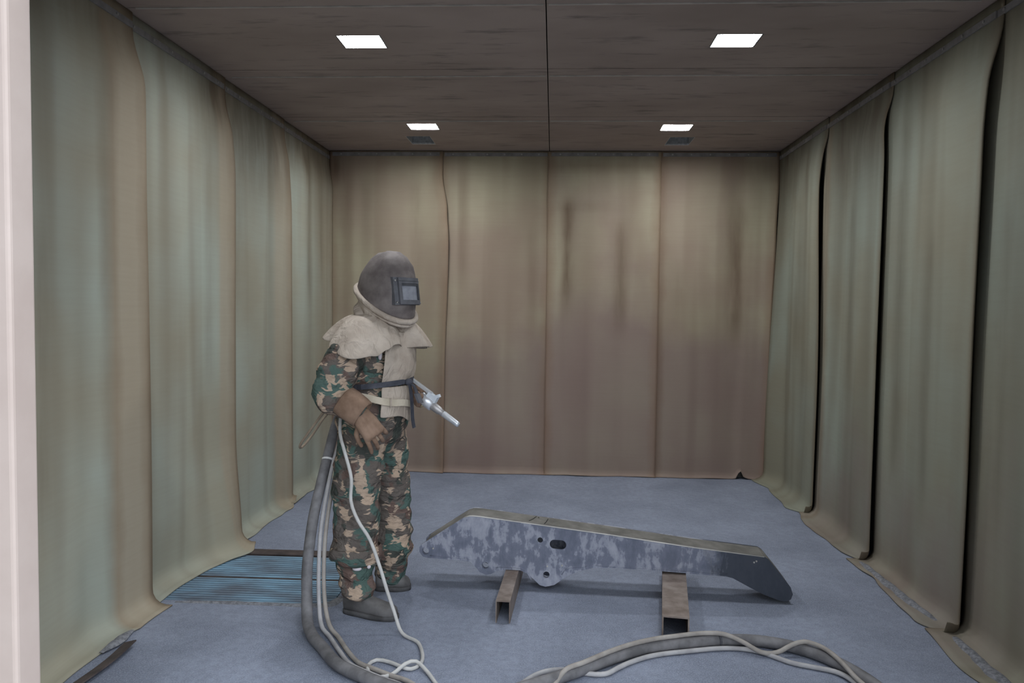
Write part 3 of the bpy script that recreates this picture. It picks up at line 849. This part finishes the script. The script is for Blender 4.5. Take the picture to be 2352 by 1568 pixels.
hose('control_line', [(-1.0, -3.3, 1.01), (-1.0, -3.31, .985), (-.988, -3.35, .916), (-.945, -3.4, .819), (-.911, -3.43, .719), (-.908, -3.45, .617), (-.868, -3.47, .528), (-.806, -3.48, .438), (-.757, -3.49, .315), (-.715, -3.505, .197), (-.68, -3.51, .10), (-.65, -3.53, .03)] +
     fl([(-.615, -3.56), (-.546, -3.622), (-.502, -3.751), (-.499, -3.833)], .010) + [(-.528, -3.88, .010), (-.568, -3.871, .012)] + fl([(-.635, -3.824), (-.696, -3.808), (-.721, -3.863), (-.693, -3.939), (-.649, -3.96)], .010) +
     [(-.599, -3.94, .014), (-.556, -3.876, .030), (-.514, -3.845, .028), (-.458, -3.90, .012), (-.408, -3.991, .010), (-.356, -4.1, .010), (-.30, -4.4, .010)], .0085, 'cable_c', 'thin white control line crossing the worker and looping on the floor')
hose('air_line', [(-.2, -4.5, .012), (-0.097, -4.084, .012), (-0.024, -3.93, .012), (0.049, -3.858, 0.012), (0.132, -3.843, 0.014), (0.224, -3.865, 0.012), (0.299, -3.862, 0.012), (0.36, -3.80, 0.012), (0.414, -3.748, 0.012), (0.489, -3.692, 0.012), (0.564, -3.655, 0.012), (0.68, -3.618, 0.012), (0.823, -3.578, 0.012), (0.92, -3.570, 0.012), (1.007, -3.591, 0.012), (1.07, -3.644, 0.012), (1.13, -3.696, 0.012), (1.212, -3.73, 0.012), (1.285, -3.765, 0.014), (1.318, -3.82, 0.018), (1.335, -3.90, 0.018), (1.35, -4.05, .012), (1.4, -4.6, .012)], .0105, 'cable_a', 'pale air line lying along the near side of the floor hose', step=.02)
hose('air_line', [(-.08, -4.5, .012), (0.025, -4.085, 0.012), (0.080, -3.99, 0.020), (0.130, -3.93, 0.058), (0.204, -3.875, 0.064), (0.323, -3.766, 0.066), (0.427, -3.684, 0.066), (0.534, -3.623, 0.066), (0.619, -3.590, 0.066), (0.696, -3.562, 0.066), (0.769, -3.542, 0.066), (0.859, -3.545, 0.067), (0.935, -3.575, 0.050), (1.015, -3.622, 0.022), (1.086, -3.618, 0.022), (1.154, -3.600, 0.050), (1.211, -3.60, 0.068), (1.264, -3.640, 0.068), (1.292, -3.70, 0.066), (1.312, -3.79, 0.060), (1.330, -3.88, 0.045), (1.35, -3.97, 0.040), (1.39, -4.2, 0.03), (1.45, -4.6, .015)], .0105, 'cable_b', 'beige air line winding over the top of the floor hose', step=.02)
hose('breathing_line', [(-1.0, -3.2, 1.09), (-1.054, -3.25, 1.054), (-1.099, -3.25, 1.02), (-1.183, -3.2, .921), (-1.250, -3.16, .838), (-1.266, -3.125, .808), (-1.255, -3.09, .818), (-1.219, -3.05, .873), (-1.167, -3.03, .956), (-1.10, -3.0, 1.03), (-1.0, -2.98, 1.07)], .0065, 'cable_d', 'thin tan air line looped behind the worker', step=.015)

# ------------------------------------------------------------------ the worker
PX, PY = -.885, -3.125
person = empty('person', (PX, PY, 0))
tag(person, 'worker in camouflage coveralls, tan canvas cape and blasting helmet, holding a spray gun', 'person')
fa = R(-22)
FW = V((math.cos(fa), math.sin(fa), 0)); LT = V((-math.sin(fa), math.cos(fa), 0))      # forward, worker's left
def ell(c, a, b_, n=28, fwv=FW, ltv=LT, tilt=0.0):
    c = V(c)
    return [c + fwv*(a*math.cos(2*math.pi*i/n)) + ltv*(b_*math.sin(2*math.pi*i/n)) + V((0, 0, -math.tan(tilt)*a*math.cos(2*math.pi*i/n))) for i in range(n)]
bd = MB()
bd.loft([ell((-.885, -3.12, .80), .10, .15), ell((-.885, -3.12, .88), .150, .190), ell((-.883, -3.12, .98), .165, .205), ell((-.872, -3.12, 1.08), .150, .190), ell((-.862, -3.12, 1.16), .143, .180),
         ell((-.862, -3.12, 1.26), .158, .198), ell((-.868, -3.12, 1.36), .145, .205), ell((-.872, -3.12, 1.43), .110, .185), ell((-.872, -3.12, 1.475), .075, .11), ell((-.86, -3.12, 1.54), .062, .066), ell((-.835, -3.13, 1.60), .07, .065), ell((-.815, -3.14, 1.68), .09, .075), ell((-.81, -3.14, 1.75), .08, .068), ell((-.81, -3.14, 1.79), .04, .04)])
RL = [(-.905, -3.21, .90, .125), (-.930, -3.235, .74, .128), (-.935, -3.245, .58, .116), (-.935, -3.25, .46, .116), (-.938, -3.255, .37, .112), (-.938, -3.26, .325, .119), (-.935, -3.262, .29, .106)]
RL2 = [(-.930, -3.265, .26, .086), (-.922, -3.272, .20, .094), (-.912, -3.28, .15, .090), (-.902, -3.285, .12, .084)]
LL = [(-.855, -3.03, .90, .118), (-.835, -2.99, .74, .118), (-.820, -2.975, .58, .112), (-.818, -2.965, .46, .112), (-.818, -2.96, .32, .110), (-.818, -2.955, .235, .116), (-.818, -2.955, .19, .104)]
LL2 = [(-.818, -2.95, .16, .085), (-.815, -2.945, .12, .085), (-.812, -2.945, .10, .08)]
RA = [(-.935, -3.275, 1.385, .085), (-.965, -3.345, 1.30, .095), (-.99, -3.385, 1.22, .098), (-1.008, -3.405, 1.15, .094), (-1.005, -3.425, 1.115, .085), (-.945, -3.45, 1.09, .070), (-.88, -3.465, 1.065, .050)]
LA = [(-.80, -2.96, 1.385, .085), (-.79, -2.88, 1.27, .085), (-.80, -2.87, 1.15, .078), (-.77, -2.93, 1.12, .068), (-.715, -3.02, 1.12, .052)]
for ch in (RL, RL2, LL, LL2, RA, LA):
    bd.capsules(ch, 18)
def cloth(co):
    p = co
    d = .013*noise.noise(V((p.x*6, p.y*6, p.z*5)))
    d += .011*noise.noise(V((p.x*9+3, p.y*9, p.z*17)))
    d += .0045*noise.noise(V((p.x*22, p.y*22, p.z*26+5)))
    # soft creases: ridged noise, tighter round the elbow, crotch and knees
    rg = 1-abs(noise.noise(V((p.x*7+1, p.y*7, p.z*13))))*2.4
    d += .007*max(0, rg)
    rg2 = 1-abs(noise.noise(V((p.x*5+9, p.y*5, p.z*9+3))))*2.6
    d -= .008*max(0, rg2)
    if p.z < .42:       # gathered trouser bottoms
        d += .006*math.sin(p.z*62+6*noise.noise(V((p.x*5, p.y*5, 2))))*smoothstep(.42, .25, p.z)
    return d
bme = fuse(bd, .0085, 6, .5, cloth)
body = finish('body', bme, 'camo', person, True)

def part(mb, name, mat, parent=None, smooth=True):
    return mb.build(name, mat, parent or person, smooth)

# boots
def boot(heel, toe, label=None):
    hl, te = V((*heel, 0)), V((*toe, 0)); t = (te-hl).normalized(); L = (te-hl).length; n_ = V((-t.y, t.x, 0))
    secs = [(0.0, .020, .03, .10), (.03, .034, .012, .155), (.10, .038, .010, .165), (.22, .040, .010, .160), (.36, .042, .010, .125), (.52, .046, .010, .092), (.70, .052, .010, .078), (.84, .050, .010, .070), (.94, .038, .012, .058), (.99, .018, .018, .042)]
    rings = []; n = 20
    for (q, hw, z0, z1) in secs:
        c = hl+t*(q*L); r_ = []
        for i in range(n):
            a = 2*math.pi*i/n; ca, sa = math.cos(a), math.sin(a)
            ca = math.copysign(abs(ca)**.8, ca); sa = math.copysign(abs(sa)**.7, sa)
            r_.append(c+n_*(hw*ca)+V((0, 0, (z0+z1)/2+(z1-z0)/2*sa)))
        rings.append(r_)
    bo = part(MB().loft(rings), 'boot', 'boot')
    rings = []
    for z, k in ((.0, 1.0), (.014, 1.04), (.022, 1.0)):
        r_ = []
        for i in range(32):
            a = 2*math.pi*i/32; x = .5-.5*math.cos(a)
            hw = .044 if x < .3 else .044+.012*smoothstep(.3, .7, x)
            y = hw*math.copysign(abs(math.sin(a))**.6, math.sin(a))
            r_.append(hl+t*(L*(x*1.03-.015))+n_*(y*k)+V((0, 0, z)))
        rings.append(r_)
    part(MB().loft(rings), 'sole', 'sole', bo)
boot((-.985, -3.275), (-.700, -3.352))
boot((-.900, -2.965), (-.712, -2.925))
# torn trouser hem with pale lining
for (c, r_) in (((-.900, -3.362, .254), (.024, .012, .011)), ((-.845, -3.340, .258), (.010, .012, .009))):
    part(MB().sphere(c, r_, 12, 8), 'torn_lining', 'lining')

# bunched lower edge of the near trouser leg, ragged, with the pale lining under it
rings = []
for k in range(6):
    t = k/5; row = []
    for i in range(48):
        th = 2*math.pi*i/48
        r_ = .112+.020*math.sin(math.pi*(.15+.75*t))+.006*math.sin(th*5+t*3)
        z = .345-.082*t+(.012*noise.noise(V((math.cos(th)*2, math.sin(th)*2, 5)))-.010*math.cos(th-.4))*t
        row.append(V((-.934+r_*math.cos(th), -3.262+r_*math.sin(th), z)))
    rings.append(row)
CUFF = rings
# helmet
ha = R(-38)
HF = V((math.cos(ha), math.sin(ha), 0)); HL = V((-math.sin(ha), math.cos(ha), 0))
def helm_ring(t, n=40, grow=0.0):
    c = V((-.817, -3.14, 1.583)).lerp(V((-.780, -3.15, 1.843)), t)
    s = max(0.02, (1-t**2.7)**(1/2.1))
    bulge = 1.0
    a, b_ = .152*s*bulge+grow, .128*s*bulge+grow
    tilt = R(30)*(1-t)**1.2
    P = []
    for i in range(n):
        th = 2*math.pi*i/n
        ca, sa = math.cos(th), math.sin(th)
        fx = a*(1.15 if ca > 0 else 1.0)*math.copysign(abs(ca)**.9, ca); ly = b_*math.copysign(abs(sa)**.9, sa)
        P.append(c+HF*fx+HL*ly+V((0, 0, -math.tan(tilt)*fx)))
    return P
hm = MB().loft([helm_ring(t) for t in (0, .06, .14, .24, .34, .44, .54, .64, .73, .81, .88, .93, .97, .99, 1.0)], True, True)
hme = hm.mesh()
nr = [v.normal.copy() for v in hme.vertices]
for v, q in zip(hme.vertices, nr):
    if v.co.z > 1.62: v.co += q*(.004*noise.noise(v.co*14)+(.003+.006*smoothstep(1.74, 1.80, v.co.z))*noise.noise(v.co*26))
helmet = finish('helmet', hme, 'helmet', person, True)
rim = helm_ring(0, 48, .004)
part(MB().tube(rim+rim[:2], .0145, 10, False), 'rim', 'canvas', helmet)
rim2 = [p+V((0, 0, -.026)) for p in helm_ring(0, 48, -.004)]
part(MB().tube(rim2+rim2[:2], .008, 8, False), 'rim_piping', 'canvas', helmet)
# visor: bent frame, gasket, window, bolts
vc = V((-.817, -3.14, 1.583)).lerp(V((-.780, -3.15, 1.843)), .17)
vt = R(9)
VU = (V((0, 0, 1))*math.cos(vt) - HF*math.sin(vt)).normalized()       # leaning back at the top
def vis(u, v, d):
    """u across (-1..1 = half width), v up, d outwards; bent around the helmet"""
    ang = u/.175
    return vc + HF*((.150+d)*1.0 + (.175*(math.cos(ang)-1))) + HL*(.175*math.sin(ang)) + VU*v
def vis_box(u0, u1, v0, v1, d0, d1, n=8):
    rings = []
    for i in range(n+1):
        u = u0+(u1-u0)*i/n
        rings.append([vis(u, v0, d0), vis(u, v1, d0), vis(u, v1, d1), vis(u, v0, d1)])
    return MB().loft(rings)
vz0, vz1 = -.062, .078
part(vis_box(-.082, .090, vz0, vz1, -.030, .030), 'visor_plate', 'visor', helmet, False)
vf = part(vis_box(-.062, .078, vz1-.030, vz1-.002, .030, .042), 'visor_frame', 'visor', helmet, False)
vis_box(-.058, .074, vz1-.020, vz1-.017, .042, .043).build('frame_groove', 'visor_dark', vf)
part(vis_box(-.062, .078, vz0+.004, vz0+.026, .030, .042), 'visor_frame', 'visor', helmet, False)
part(vis_box(-.062, -.046, vz0+.026, vz1-.030, .030, .042), 'visor_frame', 'visor', helmet, False)
part(vis_box(.062, .078, vz0+.026, vz1-.030, .030, .042), 'visor_frame', 'visor_dark', helmet, False)
part(vis_box(-.046, .062, vz0+.026, vz1-.030, .0305, .034), 'visor_window', 'glass', helmet, False)
part(vis_box(-.046, .062, vz1-.042, vz1-.030, .034, .040), 'visor_gasket', 'visor_dark', helmet, False)
for (u, v) in ((-.072, vz1-.018), (-.072, vz0+.012), (.086, vz1-.018), (.086, vz0+.012)):
    part(MB().tube([vis(u, v, .028), vis(u, v, .036)], .0055, 8), 'visor_bolt', 'bolt', helmet)
# air fitting and wire at the back of the helmet
back = [helm_ring(t)[19] for t in (.06, .2, .35, .5, .6)]
part(MB().tube(spline([p+V((-.007, -.006, 0)) for p in back], .02), .008, 8), 'air_pipe', dusty('pale_green_air_pipe', (.26, .29, .27), (.34, .37, .35), 20, .6), helmet)
pf = helm_ring(.64)[19]+V((-.012, -.008, .004))
part(MB().tube([pf, pf+V((-.012, -.004, .010))], .006, 8), 'air_fitting', 'brass', helmet)
part(MB().tube([pf+V((.010, 0, .010)), pf+V((.008, 0, .028))], .005, 8), 'air_fitting', 'bolt', helmet)
ps = helm_ring(.36)[22]
part(MB().tube([ps, ps+V((.016, -.006, -.008))], .003, 6), 'side_screw', 'visor_dark', helmet)

# neck cloth under the helmet rim
rings = []
for k in range(9):
    t = k/8
    A = helm_ring(0, 48, -.012)
    Cn = V((-.858, -3.13, 1.475))
    row = []
    for i, p in enumerate(A):
        th = 2*math.pi*i/48
        q = Cn+HF*(.125*math.cos(th))+HL*(.130*math.sin(th))
        p0 = p+V((0, 0, -.012))
        x = p0.lerp(q, t**.9)
        x += (x-Cn).normalized()*(.014*math.sin(t*math.pi*3.5+2.2*math.sin(th*2))*t*(1-t)*4)
        row.append(x)
    rings.append(row)
def sheet(rings, th, close):
    """thin two-sided cloth from rings (offset towards -normal)"""
    mb = MB().loft(rings, close, False)
    me = mb.mesh('tmp')
    o = bpy.data.objects.new('tmp', me); C.objects.link(o)
    sd = o.modifiers.new('s', 'SOLIDIFY'); sd.thickness = th; sd.offset = 0
    sb = o.modifiers.new('b', 'SUBSURF'); sb.levels = 1
    out = bpy.data.meshes.new_from_object(o.evaluated_get(bpy.context.evaluated_depsgraph_get()))
    bpy.data.objects.remove(o); bpy.data.meshes.remove(me)
    return out
finish('trouser_cuff', sheet(CUFF, .004, True), 'camo', person, True)
finish('neck_cloth', sheet(rings, .003, True), 'canvas', person, True)

# shoulder cape
tab = [(0, .265, 1.345), (18, .305, 1.352), (40, .30, 1.33), (90, .29, 1.33), (135, .25, 1.375), (165, .215, 1.40), (185, .215, 1.405), (215, .265, 1.385), (245, .325, 1.335), (268, .330, 1.300), (282, .310, 1.312), (294, .262, 1.352), (306, .225, 1.365), (322, .195, 1.36), (340, .205, 1.35), (360, .265, 1.345)]
def cape_rz(deg):
    for (a, r0, z0), (b_, r1, z1) in zip(tab[:-1], tab[1:]):
        if a <= deg <= b_:
            t = smoothstep(a, b_, deg); return r0+(r1-r0)*t, z0+(z1-z0)*t
CC = V((-.862, -3.125, 0))
rings = []
for k in range(13):
    v = k/12; row = []
    for i in range(120):
        deg = 3*i; th = R(deg)
        r1, z1 = cape_rz(deg)
        r_ = .105+(r1-.105)*v**.8
        z = 1.515+(z1-1.515)*v**1.55
        fl_ = (.020*math.cos(th*7+.6)+.013*math.cos(th*12+2))*v**1.2
        z += .010*math.cos(th*9+1)*v**2*.6
        row.append(CC+V((math.cos(th)*(r_+fl_), math.sin(th)*(r_+fl_), z)))
    rings.append(row)
finish('cape', sheet(rings, .004, True), 'canvas', person, True)

# canvas bib in front and its flap under the belt
def bib_pt(ang, z, grow):
    cx = -.862 if z > 1.1 else -.862-(1.1-z)*.10
    a, b_ = .160+grow, .200+grow
    return V((cx, -3.12, z))+FW*(a*math.cos(R(ang)))+LT*(b_*math.sin(R(ang)))
rings = []
for k in range(12):
    t = k/11; z = 1.43-.27*t; row = []
    for i in range(15):
        u = i/14
        a0 = -38+ -4*t; a1 = 62-18*t
        ang = a0+(a1-a0)*u
        grow = .012+.022*math.sin(math.pi*t)+.017*math.sin(u*11+1.2+t*1.5)*math.sin(math.pi*t)-.006*smoothstep(.85, 1, t)
        row.append(bib_pt(ang, z, grow))
    rings.append(row)
bib = finish('bib', sheet(rings, .004, False), 'canvas', person, True)
rings = []
for k in range(8):
    t = k/7; z = 1.155-.155*t; row = []
    for i in range(12):
        u = i/11; ang = -42+68*u
        zz = z-.045*smoothstep(.45, .9, u)*t
        row.append(bib_pt(ang, zz, .016+.010*t+.004*math.sin(u*11)))
    rings.append(row)
finish('bib_flap', sheet(rings, .004, False), 'canvas', person, True)

part(MB().sphere(bib_pt(-44, 1.318, .012), (.012, .010, .028), 12, 8), 'collar_lining', 'lining')
# belt, knot, hanging webbing, buckle, cream strap
P = []
for i in range(41):
    ang = -180+9*i
    p = bib_pt(ang, 1.158+.018*math.cos(R(ang-20)), .020 if abs(ang) < 75 else .006)
    P.append(p)
part(band(P, V((0, 0, 1)), .026, .004), 'belt', 'navy', None, False)
kn = bib_pt(2, 1.172, .034)
part(MB().sphere(kn, (.022, .022, .018), 12, 8), 'belt_knot', 'navy')
part(band(spline([kn, kn+V((.010, -.012, -.03)), kn+V((.018, -.010, -.10)), kn+V((.022, -.006, -.19)), kn+V((.030, -.004, -.235))], .02), LT, .026, .004), 'belt_tail', 'navy', None, False)
part(band(spline([kn, kn+V((.026, .0, -.02)), kn+V((.042, .005, -.06)), kn+V((.050, .005, -.095))], .02), LT, .024, .004), 'belt_tail', 'navy', None, False)
bk = kn+V((.052, -.004, -.082))
part(MB().obox(bk, LT, V((.4, 0, -.9)).normalized(), FW, .018, .026, .007), 'buckle', 'visor', None, False)
P = [bib_pt(a, z, .036) for a, z in ((-85, 1.118), (-70, 1.112), (-55, 1.10), (-40, 1.085), (-25, 1.075), (-12, 1.072), (5, 1.06), (20, 1.04))]
st = part(band(spline(P, .02), V((0, 0, 1)), .034, .004), 'strap', 'strap', None, False)
c = bib_pt(-30, 1.078, .042)
part(MB().obox(c, LT, V((0, 0, 1)), FW, .004, .022, .003), 'strap_loop', 'canvas', st, False)

# gloves
def hand(wrist, d, pn, side, curl, r_=.0135, scale=1.0, spread=.06, thumb=(.45, .5)):
    """d: finger direction, pn: palm normal (fingers curl towards it), side: +1 thumb on d x pn side"""
    w0 = V(wrist); d = V(d).normalized(); pn = V(pn); pn = (pn-d*pn.dot(d)).normalized(); lat = d.cross(pn)*side
    mb = MB()
    # palm
    for q in (-.030, -.010, .010, .030):
        a = w0+lat*q*.7*scale; b_ = w0+d*.095*scale+lat*q*1.05*scale
        mb.capsules([(*a, .021*scale), (*(a.lerp(b_, .5)), .023*scale), (*b_, .0175*scale)], 12)
    lens = [.070, .080, .074, .058]
    for i in range(4):
        q = (.039-.026*i)
        base_ = w0+d*.090*scale+lat*q*scale
        ang = 0.0; p = base_; ch = [(*p, r_*1.12)]
        cv = curl[i] if isinstance(curl, list) else curl
        for k, fr in enumerate((.46, .30, .24)):
            ang += cv*(1.0, 1.15, .7)[k]
            dd = d*math.cos(ang)+pn*math.sin(ang)+lat*(spread*(1.5-i)/1.5)
            p = p+dd.normalized()*lens[i]*1.12*fr*scale
            ch.append((*p, r_*(1.05, .98, .86)[k]))
        mb.capsules(ch, 10)
    # thumb leaves the side of the palm near its base
    b0 = w0+d*.028*scale+lat*.030*scale+pn*.006
    t1 = b0+(d*.55+lat*.70+pn*thumb[0]).normalized()*.042*scale
    t2 = t1+(d*.85+lat*.25+pn*thumb[1]).normalized()*.034*scale
    t3 = t2+(d*.9+lat*.0+pn*thumb[1]).normalized()*.024*scale
    mb.capsules([(*b0, r_*1.35), (*t1, r_*1.18), (*t2, r_*1.05), (*t3, r_*.9)], 10)
    return mb
wr = V((-.855, -3.470, 1.035)); hd = V((.62, -.06, -.78)).normalized()
gm = hand(wr, hd, V((-.25, .9, -.3)), -1, [.34, .42, .50, .58], .0112, 1.12, .16)
gl = finish('glove', fuse(gm, .0034, 2, .5), 'leather', person, True)
ax = V((.60, -.05, -.42)).normalized(); cu = V((-.908, -3.468, 1.086))
L = []
s1 = V((0, 0, 1)); s1 = (s1-ax*s1.dot(ax)).normalized(); s2 = ax.cross(s1)
for (q, ra, rb) in ((-.045, .062, .060), (-.04, .072, .066), (.0, .074, .066), (.05, .072, .062), (.078, .068, .058), (.078, .060, .050), (.03, .055, .048)):
    L.append([cu+ax*q+s1*(ra*math.copysign(abs(math.cos(2*math.pi*i/24))**.75, math.cos(2*math.pi*i/24)))+s2*(rb*math.copysign(abs(math.sin(2*math.pi*i/24))**.75, math.sin(2*math.pi*i/24))) for i in range(24)])
part(MB().loft(L), 'gauntlet_cuff', 'leather', gl)

# spray gun held in the far hand
ga, gb = V((-.690, -3.075, 1.122)), V((-.424, -3.160, .951))
gd = (gb-ga).normalized(); GL = (gb-ga).length
gup = V((0, 0, 1)); gup = (gup-gd*gup.dot(gd)).normalized(); gs = gd.cross(gup)
gun = empty('blast_gun', tuple(ga.lerp(gb, .5)))
OFF[gun.name] = V(gun.location)
tag(gun, 'shiny aluminium blast gun held out in the worker\'s gloved hand', 'spray gun')
gp = lambda q, u=0, s=0: ga+gd*q+gup*u+gs*s
MB().tube([gp(-.04), gp(.065), gp(.066), gp(.150), gp(.151)], [.020, .020, .031, .031, .025], 20).build('barrel', 'alu', gun, True)
MB().tube([gp(.148), gp(.152), gp(.20), gp(.205), gp(.225)], [.021, .023, .021, .017, .017], 18).build('collar', dusty('dull_gun_collar', (.40, .38, .38), (.5, .48, .48), 20, .45, .6), gun, True)
MB().tube([gp(.222), gp(.228), gp(.315), GL*gd+ga], [.015, .0165, .0145, .0125], 18).build('nozzle_tip', 'alu', gun, True)
lv = MB(); lv.obox(gp(.045, .050), gd, gup, gs, .070, .007, .011)
lv.obox(gp(.112, .040), (gd-gup*.5).normalized(), (gup+gd*.5).normalized(), gs, .020, .006, .010)
lv.build('lever', 'alu', gun)
MB().obox(gp(.128, .036), gd, gup, gs, .030, .016, .015).build('valve_block', 'white_plastic', gun)
MB().obox(gp(.150, .058), (gd*.6+gup*.8).normalized(), (gup*.6-gd*.8).normalized(), gs, .012, .008, .013).build('lever_stop', 'white_plastic', gun)
MB().tube([gp(.085, .03), gp(.085, .046)], .006, 8).build('pivot_pin', 'bolt', gun)
MB().tube([gp(.100, -.024), gp(.100, -.040), gp(.094, -.050)], [.007, .007, .005], 8).build('brass_fitting', 'brass', gun, True)
# far hand gripping the gun: palm behind, fingers wrapped round the barrel
wl = V((-.712, -3.015, 1.125))
mb = MB()
mb.capsules([(*wl, .040), (*(gp(.02, .0, -.0)+V((0, .034, .0))), .036), (*(gp(.055)+V((0, .034, -.004))), .030)], 14)
for i in range(4):
    q0 = .012+.024*i; ch = []
    for k in range(6):
        a = R(20-44*k)     # round the barrel from the far side, under it, to the near side
        rr_ = .043
        c = gp(q0, rr_*math.sin(a), 0)+ (V((0, 1, 0)) - gd*gd.y).normalized()*rr_*math.cos(a)
        ch.append((*c, .0175-.0006*k))
    mb.capsules(ch, 10)
mb.capsules([(*(gp(.0)+V((0, .03, .02))), .018), (*gp(.03, .034, .0), .015), (*gp(.060, .030, .006), .013)], 10)
gl2 = finish('glove', fuse(mb, .0045, 3, .5), 'leather', person, True)
dl = (V((-.77, -2.93, 1.12))-wl).normalized()
part(MB().tube([wl-dl*.005, wl+dl*.01, wl+dl*.08, wl+dl*.10], [.048, .056, .068, .066], 20), 'gauntlet_cuff', 'leather', gl2)

# ------------------------------------------------------------------ loose grit
grit_patch('blast_grit', [(1.985, -2.26, .012, .008), (1.982, -2.45, .024, .010), (1.985, -2.75, .028, .010), (1.99, -3.0, .026, .010), (2.01, -3.16, .014, .010)], .012, 'grey grit lying on the foot of the broad right curtain', seed=2)
grit_patch('blast_grit', [(2.00, -3.34, .014, .008), (1.985, -3.5, .026, .010), (1.975, -3.75, .030, .010), (1.97, -4.1, .030, .010), (1.97, -4.4, .02, .010)], .012, 'grey grit lying on the foot of the right curtain nearest the doorway', seed=5)
grit_patch('blast_grit', [(-1.925, -3.84, .010, .012), (-1.915, -3.72, .030, .012), (-1.915, -3.60, .010, .012)], .012, 'small grey grit patch on the foot of the left doorway curtain', seed=8)
grit_patch('blast_grit', [(-1.90, -3.225, .012, .0), (-1.6, -3.215, .020, .0), (-1.3, -3.215, .022, .0), (-1.10, -3.20, .035, .0), (-1.04, -3.08, .030, .0)], .008, 'low grit ridge along the front edge of the blue grating', seed=11)
# loose dark rubber strip at the left foot
P = spline([(-1.88, -4.35, .014), (-1.85, -4.12, .016), (-1.835, -3.92, .018), (-1.845, -3.74, .020)], .03)
tag(band(P, V((1, 0, .25)), .055, .006).build('rubber_strip', 'rust', None), 'dark rubber strip lying at the foot of the left doorway curtain', 'strip')
